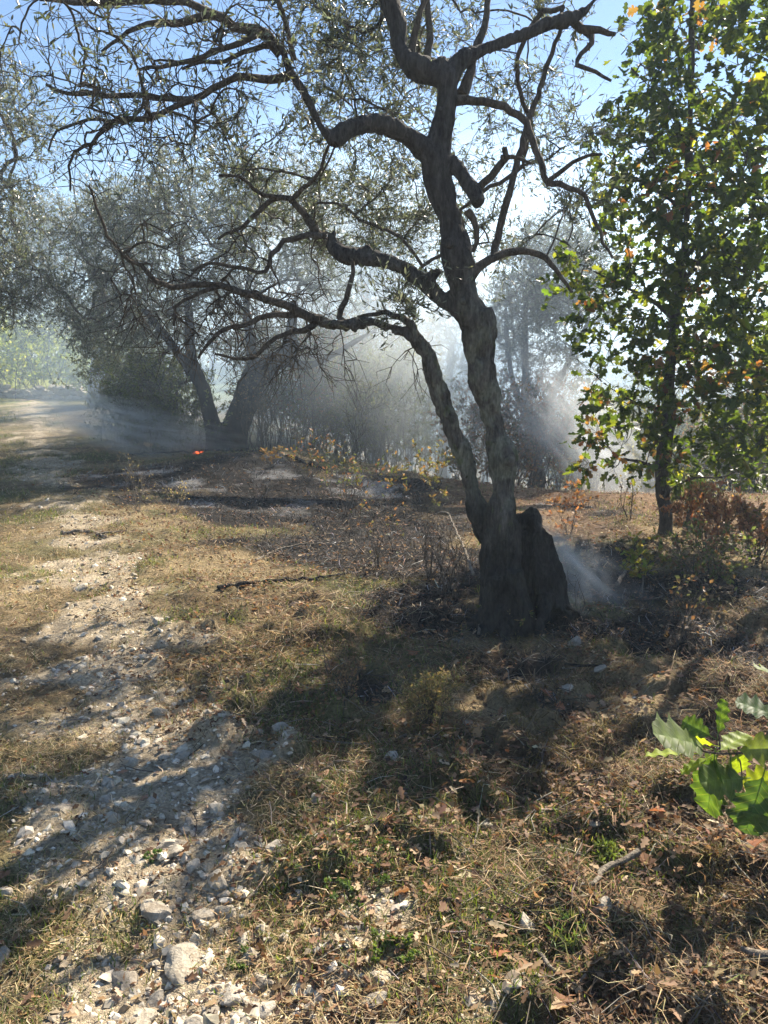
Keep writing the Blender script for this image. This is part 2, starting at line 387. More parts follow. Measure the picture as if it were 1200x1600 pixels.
def pick_cols(rng, n, pal, wts, jit=.2, hue=.05):
    pal = np.array(pal); k = rng.choice(len(pal), n, p=np.array(wts) / np.sum(wts))
    return np.clip(pal[k] * (1 + jit * rng.standard_normal((n, 1))) * (1 + hue * rng.standard_normal((n, 3))), .004, .9)

# ------------------------------------------------------------------ trees
def grow(rng, nodes, radii, attr, tip_r=.0035, power=.46, droop=0.0, wig=.06, steps=6, mb=None, maxr=.05, reach=1.0):
    """joins every attractor to the nearest point of the skeleton with a bent branch; thickness follows how much a branch carries"""
    P = [np.array(q) for q in nodes]; par = [-1] * len(P); paths = []
    arr = np.zeros((len(P) + len(attr) * steps + 5, 3)); arr[:len(P)] = nodes; n = len(P); root = n
    d0 = np.min(np.linalg.norm(attr[:, None] - np.asarray(nodes)[None], axis=2), axis=1)
    pen = np.zeros(len(arr))
    for a in attr[np.argsort(d0)]:
        dist = np.linalg.norm(arr[:n] - a, axis=1) + pen[:n]; j = int(np.argmin(dist)); p0 = arr[j].copy()
        vec = a - p0; L = np.linalg.norm(vec)
        if L < 1e-3: continue
        q = rng.standard_normal(3) * L * wig * 2.2; q[2] += L * (.14 if droop == 0 else -.02)
        ts = np.linspace(0, 1, steps + 1)[1:]
        pts = p0 + vec * ts[:, None] + (4 * ts * (1 - ts))[:, None] * q * .5 + rng.standard_normal((steps, 3)) * L * wig * .22
        pts[:, 2] -= droop * L * ts ** 2
        idx = [j]
        for k in range(steps):
            arr[n] = pts[k]; par.append(idx[-1]); idx.append(n); pen[n] = .02 * L; n += 1
        paths.append(idx)
    cnt = np.zeros(n)
    for idx in paths: cnt[idx[-1]] += 1
    for k in range(n - 1, root - 1, -1):
        if par[k] >= 0: cnt[par[k]] += cnt[k]
    r = np.minimum(tip_r * np.maximum(cnt, 1) ** power, maxr)
    for idx in paths:
        rr = r[idx].copy(); rr[0] = rr[1] if idx[0] < root else min(rr[0], rr[1] * 1.15)
        rr[-1] *= .7
        tube(mb, arr[idx], rr, 5 if rr[0] < .012 else 7, cap=False)
    return np.array([arr[i[-1]] for i in paths]), np.array([arr[i[-1]] - arr[i[-2]] for i in paths])

def foliage(rng, mb_twig, mb_leaf, tips, dirs, twigs=5, tl=(.15, .35), per=14, L=.05, W=.013, pal=None, wts=None, tpl=OLIVE, spread=.9, up=.25, jit=.22, twr=.0016, colfn=None, tip_only=0.0):
    n = len(tips)
    if n == 0: return
    T0 = np.repeat(tips, twigs, 0); D = unit(np.repeat(unit(dirs), twigs, 0) + spread * rng.standard_normal((n * twigs, 3)) + np.array([0, 0, up]))
    Ls = rng.uniform(tl[0], tl[1], n * twigs); T1 = T0 + D * Ls[:, None]
    bend = rng.standard_normal((n * twigs, 3)) * .12 * Ls[:, None]; Tm = (T0 + T1) / 2 + bend
    prisms(mb_twig, T0, Tm, np.full(len(T0), twr * 1.3), np.full(len(T0), twr), (.1, .1, .1)); prisms(mb_twig, Tm, T1, np.full(len(T0), twr), np.full(len(T0), twr * .6), (.1, .1, .1))
    if per <= 0: return
    m = len(T0) * per; k = np.repeat(np.arange(len(T0)), per)
    t = rng.uniform(tip_only, 1.0, m)[:, None]
    P = (1 - t) ** 2 * T0[k] + 2 * t * (1 - t) * (Tm[k] * 2 - (T0[k] + T1[k]) / 2) + t ** 2 * T1[k]
    ld = unit(D[k] * .8 + .75 * rng.standard_normal((m, 3))); nn = unit(rng.standard_normal((m, 3)) + np.array([0, 0, .8]))
    col = pick_cols(rng, m, pal, wts, jit) if colfn is None else colfn(P)
    sc = rng.uniform(.65, 1.25, m); leaves(mb_leaf, P, ld, nn, L * sc, W * sc * rng.uniform(.8, 1.2, m), col, tpl)

def ell(rng, c, r, n, shell=.35):
    """points in an ellipsoid, more of them towards its skin"""
    d = unit(rng.standard_normal((n, 3))); q = shell + (1 - shell) * rng.uniform(0, 1, n) ** .55
    return np.asarray(c) + d * q[:, None] * np.asarray(r)

OLIVE_PAL = [(.095, .108, .07), (.125, .138, .10), (.20, .21, .17), (.06, .07, .044), (.14, .14, .07)]
OLIVE_W = [3, 3, 2, 2, .5]

def fuse(name, mb, mat, voxel, parent, disp=.012, dscale=18, smooth=2, seed=3):
    """welds overlapping limbs into one skin and roughens it like bark"""
    me = mb.mesh('tmp', mat); o = bpy.data.objects.new('tmp', me); COL.objects.link(o)
    r = o.modifiers.new('r', 'REMESH'); r.mode = 'VOXEL'; r.voxel_size = voxel
    s = o.modifiers.new('s', 'SMOOTH'); s.iterations = smooth; s.factor = .5
    dg = bpy.context.evaluated_depsgraph_get(); dg.update()
    m2 = bpy.data.meshes.new_from_object(o.evaluated_get(dg)); m2.name = name
    bpy.data.objects.remove(o); bpy.data.meshes.remove(me)
    n = len(m2.vertices); v = np.empty(n * 3, np.float32); m2.vertices.foreach_get('co', v); v = v.reshape(-1, 3).astype(float)
    nn = np.empty(n * 3, np.float32); m2.vertex_normals.foreach_get('vector', nn); nn = nn.reshape(-1, 3)
    q = v * np.array([1, 1, .22])
    wq = q + .03 * (vn3(v * 9, seed + 5)[:, None] - .5); f = np.minimum(np.abs(vn3(wq * dscale, seed) - .5) * 3.2, 1) + .5 * np.minimum(np.abs(vn3(wq * dscale * 2.3, seed + 1) - .5) * 3, 1)
    big = vn3(v * 5.5, seed + 2) - .5
    f = f * np.where(v[:, 2] > 1.8, .45, 1.0) + np.where(v[:, 2] > 1.8, .6, 0)
    v = v + nn * (disp * (f - 1.1) + disp * 2.2 * big)[:, None]
    m2.vertices.foreach_set('co', v.astype(np.float32).ravel())
    m2.polygons.foreach_set('use_smooth', np.ones(len(m2.polygons), bool)); m2.materials.clear(); m2.materials.append(mat); m2.update()
    return link(name, m2, parent)

def traced(lst, Y, dY=0.0, scale=1.0):
    """[(px, py, radius px)] on the photograph -> world polyline; Y runs from Y to Y + dY along it"""
    n = len(lst); P, R = [], []
    for i, q in enumerate(lst):
        y = Y + dY * i / max(1, n - 1) + (q[3] if len(q) > 3 else 0); P.append(at(q[0], q[1], y)); R.append(q[2] * y / FPX * scale)
    return np.array(P), np.array(R)

def to_ground(P, R):
    q = P[0].copy(); q[2] = ground(q[0], q[1]) - .12
    if P[0][2] > q[2] + .05: P = np.concatenate([[q], P]); R = np.concatenate([[R[0] * 1.15], R])
    return P, R

# ==================================================================== THE SETTING
def ground_cols(x, y, path=False):
    x = np.asarray(x); y = np.asarray(y)
    soil = np.array([.075, .053, .035]); dry = np.array([.28, .22, .135]); grn = np.array([.085, .095, .035]); burn = np.array([.024, .021, .02]); ash = np.array([.33, .33, .345]); lime = np.array([.44, .37, .28]); red = np.array([.25, .15, .095])
    a = sstep(.36, .62, fbm2(x * 1.8, y * 1.8, 81, 4))[..., None]
    left = sstep(.4, -.4, x - path_x(y) - .9)[..., None]
    c = soil * (1 - a) + dry * a; c = c * (1 - .45 * left) + dry * .45 * left; gl = sstep(.42, .60, fbm2(x * 1.3 + 40, y * 1.3, 61, 3))[..., None] * left * .5; c = c * (1 - gl) + grn * gl
    g = m_green(x, y)[..., None] * .55; c = c * (1 - g) + grn * g
    r = (sstep(7.0, 9.0, y) * sstep(.2, 1.4, x) * sstep(25, 14, y))[..., None] * .7; c = c * (1 - r) + red * r
    fg = (sstep(20, 26, y) * sstep(-3, -6, x))[..., None]; c = c * (1 - fg) + np.array([.24, .26, .06]) * fg
    p = m_path(x, y)[..., None] * (.75 if not path else 1.0); c = c * (1 - p) + lime * p
    b = m_burn(x, y); c = c * (1 - b[..., None]) + burn * b[..., None]
    s = m_ash(x, y, b)[..., None] * .8; c = c * (1 - s) + ash * s
    return c

def grid_mesh(xs, ys, zf, cf, name, mat):
    X, Yv = np.meshgrid(xs, ys); Z = zf(X, Yv); C = cf(X, Yv); nx, ny = len(xs), len(ys)
    i = np.arange(ny - 1)[:, None] * nx + np.arange(nx - 1)[None]; f = np.stack([i, i + 1, i + nx + 1, i + nx], -1).reshape(-1, 4)
    mb = MB(); mb.add(np.stack([X, Yv, Z], -1), f, C.reshape(-1, 3)); return mb.build(name, mat)
xs = np.concatenate([-np.geomspace(3.0, 300, 90)[::-1], np.linspace(-3, 3, 330)[1:-1], np.geomspace(3.0, 300, 90)])
ys = np.concatenate([np.linspace(-40, -.2, 30), np.linspace(0, 1.0, 20)[:-1], np.geomspace(1.0, 14, 420)[:-1], np.geomspace(14, 420, 110)])
GROUND = tag(grid_mesh(xs, ys, H, ground_cols, 'ground', M['ground']), 'olive grove ground of dry grass, soil and burnt patches', None, None, 'structure')

def path_mesh():
    ys_ = np.geomspace(.6, 26, 420); u = np.linspace(-1.5, 1.5, 90)
    Yv = np.repeat(ys_[:, None], 90, 1); X = path_x(Yv) + u[None] * path_hw(Yv)
    mk = m_path(X, Yv); Z = H(X, Yv) + 0.016 * (mk - .30) + .006 * (vn2(X * 45, Yv * 45, 5) - .5)
    i = np.arange(419)[:, None] * 90 + np.arange(89)[None]; f = np.stack([i, i + 1, i + 91, i + 90], -1).reshape(-1, 4)
    mb = MB(); mb.add(np.stack([X, Yv, Z], -1), f, ground_cols(X, Yv, True).reshape(-1, 3)); return mb.build('gravel_path', M['ground'])
PATH = tag(path_mesh(), 'pale limestone gravel path running up the left side', None, None, 'structure')

# ==================================================================== STONES
def stone_mesh(seed, sub=2, angular=.6):
    import bmesh
    r = np.random.default_rng(seed); bm = bmesh.new(); bmesh.ops.create_icosphere(bm, subdivisions=sub, radius=1)
    pl = unit(r.standard_normal((9, 3))); hh = r.uniform(.45, .92, 9)
    for v in bm.verts:
        d = np.array(v.co) / np.linalg.norm(v.co); q = pl @ d
        rad = min([h / max(k, 1e-3) for h, k in zip(hh, q) if k > .05] + [1.0])
        rad = (1 - angular) + angular * rad
        rad *= 1 + .22 * (float(vn3(d[None] * 2.2 + seed * 7.0, seed)[0]) - .5) + .12 * (float(vn3(d[None] * 5 + seed, seed)[0]) - .5)
        v.co = Vector(d * rad)
    me = bpy.data.meshes.new('stone'); bm.to_mesh(me); bm.free()
    for p in me.polygons: p.use_smooth = True
    me.set_sharp_from_angle(angle=math.radians(24)); me.materials.append(M['stone']); return me
BIG = [stone_mesh(100 + i, 3, 1.0) for i in range(6)]
SMALL = [stone_mesh(200 + i, 3, 1.0) for i in range(8)]
rs = random.Random(5)
def put_stone(px, py, wpx, hpx, meshes, parent=None, flat=None, sink=.38):
    p = gp(px, py + hpx * .25); s = math.hypot(p[1], CAM_Z); rw = wpx * s / FPX / 2
    flat = flat or min(1.0, max(.45, hpx / wpx * .9))
    o = link('stone', rs.choice(meshes), parent, loc=(p[0], p[1], ground(p[0], p[1]) + rw * flat * (1 - 2 * sink) * .9))
    o.scale = (rw, rw * rs.uniform(.8, 1.05), rw * flat); o.rotation_euler = (rs.uniform(-.25, .25), rs.uniform(-.25, .25), rs.uniform(0, 6.28)); return o
NAMED = [
    (302, 1500, 90, 60, .32, 'large flat pale limestone slab set in the gravel path'),
    (322, 1427, 42, 44, .8, 'rounded pale boulder upright just above the flat slab'),
    (245, 1420, 52, 38, .6, 'broad pale stone in gravel up and left of the flat slab'),
    (343, 1373, 38, 32, .7, 'grey angular stone with dark pit above the rounded boulder'),
    (380, 1472, 46, 34, .6, 'smooth tan stone right of the flat slab'),
    (410, 1533, 44, 34, .65, 'blocky tan stone below and right of the smooth tan stone'),
    (344, 1546, 32, 34, .8, 'cube shaped pale stone just below the flat slab'),
    (255, 1322, 42, 24, .5, 'low wide grey stone in the middle of the path'),
    (437, 1137, 30, 24, .7, 'bright white stone at the right edge of the path'),
    (820, 1435, 38, 44, .85, 'pale brown stained stone standing in mossy litter at lower right'),
    (940, 1412, 38, 32, .7, 'grey stone in litter right of the brown stained stone'),
    (897, 1002, 34, 36, .8, 'whitish lumpy stone on burnt ground right of the olive trunk base'),
    (612, 1182, 32, 20, .5, 'dull brown flat stone beside the dry bush at centre'),
    (840, 967, 42, 16, .3, 'thin sunlit flat stone at the foot of the olive trunk'),
]
for px, py, wp, hp, fl, lab in NAMED:
    tag(put_stone(px, py, wp, hp, BIG, None, fl), lab, 'stone', 'larger stones lying on the ground')
for px, py, wp, hp in [(320, 1302, 30, 22), (332, 1580, 34, 28), (297, 1448, 30, 30), (353, 1425, 36, 32), (195, 1535, 50, 26), (115, 1553, 24, 28), (245, 1570, 52, 22), (220, 1592, 50, 22),
        (175, 1223, 28, 20), (200, 1222, 20, 18), (168, 1250, 26, 18), (285, 1178, 32, 22), (260, 1182, 25, 16), (415, 1178, 44, 24), (355, 1190, 18, 14), (200, 1308, 36, 20), (242, 1250, 24, 12), (240, 1440, 30, 22),
        (465, 1401, 20, 18), (400, 1340, 20, 18), (8, 1392, 20, 20), (8, 1492, 32, 18), (1127, 1405, 20, 22), (493, 1247, 24, 20), (130, 918, 30, 12), (190, 975, 20, 12), (395, 1490, 30, 34), (305, 1352, 28, 26), (448, 1460, 26, 26), (250, 1378, 20, 16), (130, 1310, 20, 16),
        (290, 1500, 30, 16), (350, 1400, 22, 18), (338, 1452, 24, 20), (780, 1420, 14, 12), (905, 1335, 14, 12), (930, 1290, 18, 12), (730, 1130, 18, 12), (620, 1110, 16, 10), (710, 1000, 12, 8), (935, 1045, 24, 14), (885, 1075, 26, 12), (1105, 1420, 16, 14), (760, 1290, 18, 12), (660, 1280, 16, 10)]:
    put_stone(px, py, wp, hp, SMALL, PATH)
k = 0
while k < 240:
    y = 1.45 + 5.0 * rs.random() ** 2.0; x = float(path_x(y)) + rs.gauss(.02, .42) * float(path_hw(y)) * 1.1
    if rs.random() > float(m_path(np.array([x]), np.array([y]))[0]) + .06: continue
    r = rs.choice([.010, .011, .012, .014, .016, .02, .026, .034]) * rs.uniform(.8, 1.25); f = rs.uniform(.5, .85)
    o = link('stone', rs.choice(SMALL), PATH, loc=(x, y, ground(x, y) + r * f * .12 + .005))
    o.scale = (r * rs.uniform(.9, 1.3), r, r * f); o.rotation_euler = (rs.uniform(-.4, .4), rs.uniform(-.4, .4), rs.uniform(0, 6.28)); k += 1

def scatter(n, ymin, ymax, rng, a=1.0, side=.60, pad=.6):
    u = rng.uniform(0, 1, n); y = (ymin ** (1 - a) + u * (ymax ** (1 - a) - ymin ** (1 - a))) ** (1 / (1 - a)) if a != 1 else ymin * (ymax / ymin) ** u
    return rng.uniform(-1, 1, n) * (side * y + pad), y

def gravel():
    rng = np.random.default_rng(12); mb = MB(); x, y = scatter(120000, 1.2, 13, rng, .95)
    pm = m_path(x, y); keep = rng.uniform(0, 1, len(x)) < np.clip(pm * .72 + .05 * sstep(.9, .2, x - path_x(y)) + .012, 0, 1) * (1 - .8 * m_burn(x, y)); x, y, pm = x[keep], y[keep], pm[keep]
    n = len(x); r = np.minimum(.0036 * np.exp(rng.standard_normal(n) * .68), .019) * (.8 + .3 * pm) * (1 + .05 * y)
    base = unit(np.array([[0, 0, 1], [.95, 0, .2], [.3, .9, .25], [-.75, .6, .2], [-.8, -.55, .25], [.3, -.95, .2], [.55, .45, .8], [-.5, .3, .85], [-.1, -.6, .8], [0, 0, -.6]])) * .98
    import itertools
    # convex pebble: hull of ten points, computed once
    import bmesh
    bm = bmesh.new()
    for q in base: bm.verts.new(q)
    bmesh.ops.convex_hull(bm, input=bm.verts); bmesh.ops.triangulate(bm, faces=bm.faces); bm.verts.index_update(); bm.verts.ensure_lookup_table()
    tv = np.array([v.co for v in bm.verts]); tf = np.array([[v.index for v in f.verts] for f in bm.faces]); bm.free()
    an = rng.uniform(0, 6.28, n); ca, sa = np.cos(an), np.sin(an)
    jit = 1 + .28 * rng.standard_normal((n, len(tv), 1)).clip(-1.5, 1.5) * .6
    v = tv[None] * jit * np.stack([r * rng.uniform(.8, 1.5, n), r, r * rng.uniform(.5, .9, n)], 1)[:, None]
    vx, vy = v[..., 0] * ca[:, None] - v[..., 1] * sa[:, None], v[..., 0] * sa[:, None] + v[..., 1] * ca[:, None]
    tl = rng.standard_normal((n, 2)) * .3
    vz = v[..., 2] + vx * tl[:, :1] + vy * tl[:, 1:]
    z = H(x, y) + .012 * np.clip(pm - .30, 0, 1) + r * .02
    V = np.stack([vx + x[:, None], vy + y[:, None], vz + z[:, None]], -1)
    col = pick_cols(rng, n, [(.47, .41, .32), (.56, .50, .41), (.37, .32, .25), (.27, .215, .15)], [3, 1.6, 2.4, 1.6], .18, .012)
    f = (np.arange(n)[:, None, None] * len(tv) + tf[None]).reshape(-1, 3); mb.add(V, f, np.repeat(col, len(tv), 0))
    return tag(mb.build('gravel', M['pebble'], smooth=False), 'small loose limestone gravel scattered over the path', 'gravel', None, 'stuff')
gravel()

# ==================================================================== GROUND COVER
def strands(rng, x, y, L, wd, lift, col, mat_mb, curl=.5, stand=0.0):
    """thin bent blades: lying (lift small) or standing"""
    n = len(x); an = rng.uniform(0, 6.28, n); h = np.stack([np.cos(an), np.sin(an)], 1)
    z = H(x, y); el = lift
    p0 = np.stack([x, y, z + .002], 1)
    d = np.stack([h[:, 0] * np.cos(el), h[:, 1] * np.cos(el), np.sin(el)], 1)
    side = np.stack([-h[:, 1], h[:, 0], np.zeros(n)], 1); side = unit(side + .3 * rng.standard_normal((n, 3)))
    b = rng.standard_normal((n, 3)) * curl * L[:, None] * .35; b[:, 2] = np.abs(b[:, 2]) * .6
    p1 = p0 + d * (L * .5)[:, None] + b; p2 = p0 + d * L[:, None]
    g2 = H(p2[:, 0], p2[:, 1]); p2[:, 2] = np.maximum(p2[:, 2], g2 + .003 + .01 * rng.uniform(0, 1, n)); g1 = H(p1[:, 0], p1[:, 1]); p1[:, 2] = np.maximum(p1[:, 2], g1 + .006)
    hw = (wd / 2)[:, None] * side
    v = np.stack([p0 - hw, p0 + hw, p1 - hw, p1 + hw, p2 - hw * .3, p2 + hw * .3], 1)
    bb = np.arange(n)[:, None] * 6; f = np.concatenate([bb + np.array([0, 1, 3, 2]), bb + np.array([2, 3, 5, 4])])
    mat_mb.add(v, f, np.repeat(col, 6, 0))

def dry_grass():
    rng = np.random.default_rng(21); mb = MB(); x, y = scatter(330000, 1.2, 14, rng, 1.15)
    pm, bn = m_path(x, y), m_burn(x, y)
    dens = (1 - .93 * pm * sstep(.40, .56, fbm2(x * 4.2, y * 4.2, 95, 3))) * (1 - .75 * bn) * (.12 + .88 * sstep(.36, .62, fbm2(x * 3.2, y * 3.2, 91, 4)))
    dens = dens * (1 - .4 * sstep(-.1, .6, x - path_x(y)))
    k = rng.uniform(0, 1, len(x)) < dens; x, y = x[k], y[k]; n = len(x)
    right = sstep(-.2, .9, x - path_x(y) - .3) * sstep(6, 4.5, y)
    straw = pick_cols(rng, n, [(.44, .34, .19), (.36, .27, .14), (.52, .43, .28), (.24, .17, .09), (.17, .17, .06)], [3, 2.5, 1.6, 2.0, 1.4], .2)
    brown = pick_cols(rng, n, [(.18, .105, .06), (.26, .165, .09), (.085, .055, .037), (.40, .29, .165), (.24, .21, .15), (.12, .12, .04)], [2.6, 2.2, 2.6, 1.5, .8, 2.0], .22)
    c = np.where((rng.uniform(0, 1, n) < right * .85)[:, None], brown, straw)
    bn = m_burn(x, y); bc = pick_cols(rng, n, [(.03, .028, .027), (.07, .055, .045), (.16, .12, .09), (.28, .27, .27)], [3, 2, 1.2, .6], .2)
    c = np.where((rng.uniform(0, 1, n) < bn)[:, None], bc, c)
    rd = sstep(7.0, 9.0, y) * sstep(.2, 1.4, x); c = np.where((rng.uniform(0, 1, n) < rd * .6)[:, None], pick_cols(rng, n, [(.32, .19, .12), (.38, .27, .18)], [1, 1], .2), c)
    sc = 1 + .10 * np.maximum(y - 3, 0)
    L = rng.uniform(.015, .075, n) * (1 + .55 * right) * np.minimum(sc, 1.6); wd = rng.uniform(.0012, .0032, n) * sc
    lift = np.abs(rng.standard_normal(n)) * .28 + .03; strands(rng, x, y, L, wd, lift, c, mb, .6)
    return tag(mb.build('dry_grass', M['straw']), 'dry mown straw and dead grass matted over the ground', 'dry grass', None, 'stuff')
dry_grass()

def green_grass():
    rng = np.random.default_rng(22); mb = MB(); x, y = scatter(170000, 1.2, 22, rng, 1.0)
    dens = m_green(x, y) * (1 - .8 * m_path(x, y)) * (1 - m_burn(x, y)) * 1.0 + .06 * (1 - m_burn(x, y))
    dens = dens * np.where((x < path_x(y) + 1.0), 1.0, .55)
    k = rng.uniform(0, 1, len(x)) < dens; x, y = x[k], y[k]; n = len(x)
    c = pick_cols(rng, n, [(.075, .105, .03), (.11, .14, .045), (.16, .17, .06), (.05, .075, .025)], [3, 3, 1.5, 2], .2); sc = 1 + .1 * np.maximum(y - 3, 0)
    strands(rng, x, y, rng.uniform(.012, .045, n) * np.minimum(sc, 1.8), rng.uniform(.0018, .004, n) * sc, rng.uniform(.3, 1.4, n), c, mb, .3)
    return tag(mb.build('green_grass', M['grass']), 'short green grass sprouting between the dry straw', 'grass', None, 'stuff')
green_grass()

def moss():
    rng = np.random.default_rng(23); mb = MB(); x, y = scatter(150000, 1.2, 7, rng, 1.1)
    k = rng.uniform(0, 1, len(x)) < m_moss(x, y) * (1 - m_path(x, y)) * (1 - .8 * m_burn(x, y)); x, y = x[k], y[k]; n = len(x)
    c = pick_cols(rng, n, [(.13, .095, .03), (.20, .14, .04), (.085, .075, .028), (.27, .20, .07)], [3, 2, 3, 1], .22)
    strands(rng, x, y, rng.uniform(.012, .04, n), rng.uniform(.0018, .004, n), rng.uniform(.1, 1.3, n), c, mb, 1.2)
    return tag(mb.build('moss', M['straw']), 'brown and ochre moss cushions in the shaded litter', 'moss', None, 'stuff')
moss()

def leaf_litter():
    rng = np.random.default_rng(24); mb = MB(); x, y = scatter(17000, 1.2, 13, rng, 1.0)
    right = sstep(-.3, .5, x - path_x(y)); k = rng.uniform(0, 1, len(x)) < (.16 + .6 * right) * (.25 + sstep(.4, .6, fbm2(x * 2.6, y * 2.6 + 8, 97, 3))) * (1 - .6 * m_burn(x, y)); x, y = x[k], y[k]; n = len(x)
    P = np.stack([x, y, H(x, y) + rng.uniform(.006, .03, n)], 1); D = unit(np.stack([rng.standard_normal(n), rng.standard_normal(n), .25 * rng.standard_normal(n)], 1))
    Nn = unit(np.array([0, 0, 1.0]) + .45 * rng.standard_normal((n, 3))); c = pick_cols(rng, n, [(.21, .125, .07), (.30, .20, .12), (.13, .08, .05), (.42, .32, .21)], [3, 2, 2, 1], .25)
    L = rng.uniform(.02, .05, n); leaves(mb, P, D, Nn, L, L * rng.uniform(.35, .8, n), c, OAK2)
    x, y = scatter(130000, 1.2, 12, rng, 1.1); right = sstep(-.3, .5, x - path_x(y)); k = rng.uniform(0, 1, len(x)) < (.12 + .7 * right) * (.15 + sstep(.38, .6, fbm2(x * 3.6, y * 3.6 + 3, 98, 3))) * (1 - .6 * m_burn(x, y)); x, y = x[k], y[k]; n = len(x)
    P = np.stack([x, y, H(x, y) + rng.uniform(.002, .022, n)], 1); D = unit(np.stack([rng.standard_normal(n), rng.standard_normal(n), .35 * rng.standard_normal(n)], 1)); Nn = unit(np.array([0, 0, 1.0]) + .7 * rng.standard_normal((n, 3)))
    c = pick_cols(rng, n, [(.20, .11, .06), (.28, .18, .10), (.11, .07, .045), (.42, .33, .22), (.07, .05, .04)], [3, 2, 2.5, .9, 1.5], .25); L = rng.uniform(.008, .026, n) * (1 + .08 * y); leaves(mb, P, D, Nn, L, L * rng.uniform(.3, .7, n), c, RHOMB)
    return tag(mb.build('leaf_litter', M['litter']), 'small dead brown leaves strewn over the dry ground', 'leaf litter', None, 'stuff')
leaf_litter()

def burnt_litter():
    rng = np.random.default_rng(25); mb = MB(); x, y = scatter(120000, 2.5, 15, rng, .7)
    k = rng.uniform(0, 1, len(x)) < m_burn(x, y) * .75; x, y = x[k], y[k]; n = len(x); a = m_ash(x, y)
    c = np.where((rng.uniform(0, 1, n) < .05 + .7 * a)[:, None], pick_cols(rng, n, [(.30, .30, .31), (.42, .42, .43), (.2, .19, .19)], [2, 1, 2], .2), pick_cols(rng, n, [(.02, .019, .019), (.05, .04, .033), (.11, .08, .06), (.20, .14, .10)], [3, 2, 1.6, .8], .2))
    sc = 1 + .06 * np.maximum(y - 3, 0)
    strands(rng, x, y, rng.uniform(.02, .10, n) * sc, rng.uniform(.002, .006, n) * sc, np.abs(rng.standard_normal(n)) * .4 + .03, c, mb, .8)
    return tag(mb.build('burnt_litter', M['charred']), 'charred grass and grey ash covering the burnt patches', 'burnt litter', None, 'stuff')
burnt_litter()

def twig_litter():
    rng = np.random.default_rng(26); mb = MB(); x, y = scatter(7000, 1.3, 11, rng, 1.0); k = rng.uniform(0, 1, len(x)) < .06 + .55 * sstep(-.1, .6, x - path_x(y)); x, y = x[k], y[k]; n = len(x)
    an = rng.uniform(0, 6.28, n); L = rng.uniform(.04, .16, n); p0 = np.stack([x, y, H(x, y) + .01], 1); x1, y1 = x + np.cos(an) * L, y + np.sin(an) * L
    p2 = np.stack([x1, y1, H(x1, y1) + .01 + .03 * rng.uniform(0, 1, n) ** 2], 1); pm_ = (p0 + p2) / 2 + rng.standard_normal((n, 3)) * (L * .08)[:, None]; pm_[:, 2] = np.maximum(pm_[:, 2], H(pm_[:, 0], pm_[:, 1]) + .008)
    r = rng.uniform(.0012, .003, n); c = pick_cols(rng, n, [(.20, .17, .13), (.32, .28, .23), (.10, .075, .055), (.06, .05, .045)], [2, 1.2, 2, 1.5], .2)
    prisms(mb, p0, pm_, r, r * .85, c); prisms(mb, pm_, p2, r * .85, r * .6, c)
    return tag(mb.build('twig_litter', M['charred']), 'thin grey and brown twigs littering the ground', 'twigs', None, 'stuff')
twig_litter()

# fallen oak leaves big enough to pick apart
def oak_leaf_mesh(seed, col, name='leaf', curl=.25):
    r = np.random.default_rng(seed); mb = MB(); tv, tf = OAK; v = tv.copy(); v[:, 1] *= r.uniform(.85, 1.1); v[:, 2] += curl * (v[:, 0] - .3) ** 2 * r.uniform(-1, 1) + .10 * np.sin(v[:, 0] * 9 + seed) * np.abs(v[:, 1]) + .3 * curl * v[:, 1] ** 2
    v[1:-1] += .012 * r.standard_normal(v[1:-1].shape)
    mb.add(v, [tf[0]], col)
    mb.l.append(np.array(tf[1])); mb.n.append(np.array([len(tf[1])]))
    return mb.mesh(name, M['litter'] if name == 'fallen_leaf' else M['oak_leaf'], smooth=False)
FL = [oak_leaf_mesh(i, c, 'fallen_leaf', .5) for i, c in enumerate([(.30, .17, .09), (.40, .25, .13), (.22, .12, .07), (.45, .33, .20), (.34, .15, .08)])]
spots = [(275, 1332), (450, 1382), (10, 1368), (890, 1580), (770, 1505), (870, 1465), (1130, 1430), (1065, 1340), (640, 1330), (600, 1300), (720, 1270), (955, 1350), (1010, 1370), (1190, 1560), (1000, 1480), (690, 1060), (750, 1160), (520, 1540), (560, 1130), (470, 1090)]
for i in range(70):
    if i < len(spots): p = gp(*spots[i])
    else:
        x, y = rs.uniform(-.1, 1.0), 1.4 + 3.2 * rs.random() ** 1.6; x = x * (.55 * y + .2); p = (x, y, ground(x, y))
    o = link('fallen_leaf', FL[i % 5], GROUND, loc=(p[0], p[1], ground(p[0], p[1]) + .015)); s = rs.uniform(.045, .08); o.scale = (s, s, s); o.rotation_euler = (rs.uniform(-.6, .6), rs.uniform(-.5, .5), rs.uniform(0, 6.28))

# fallen sticks
def stick(pts, r, label, mat='stick', lift=.012, fork=None):
    P = []
    for q in pts:
        g = gp(q[0], q[1]); P.append([g[0], g[1], g[2] + lift + (q[2] if len(q) > 2 else 0)])
    P, R = resample(np.array(P), np.linspace(r, r * .45, len(P)), .04); rng = np.random.default_rng(len(label) * 7 + len(P)); P += rng.standard_normal(P.shape) * r * .35
    mb = MB(); tube(mb, P, R * (1 + .15 * rng.standard_normal(len(R))), 7, lump=.15, seed=len(label))
    o = tag(mb.build('fallen_branch', M[mat]), label, 'branch', 'sticks lying on the ground')
    if fork:
        Q = []; mb = MB()
        for q in fork:
            g = gp(q[0], q[1]); Q.append([g[0], g[1], g[2] + lift + (q[2] if len(q) > 2 else 0)])
        Q, R2 = resample(np.array(Q), np.linspace(r * .6, r * .3, len(Q)), .04); tube(mb, Q, R2, 6); mb.build('side_twig', M[mat], o)
    return o
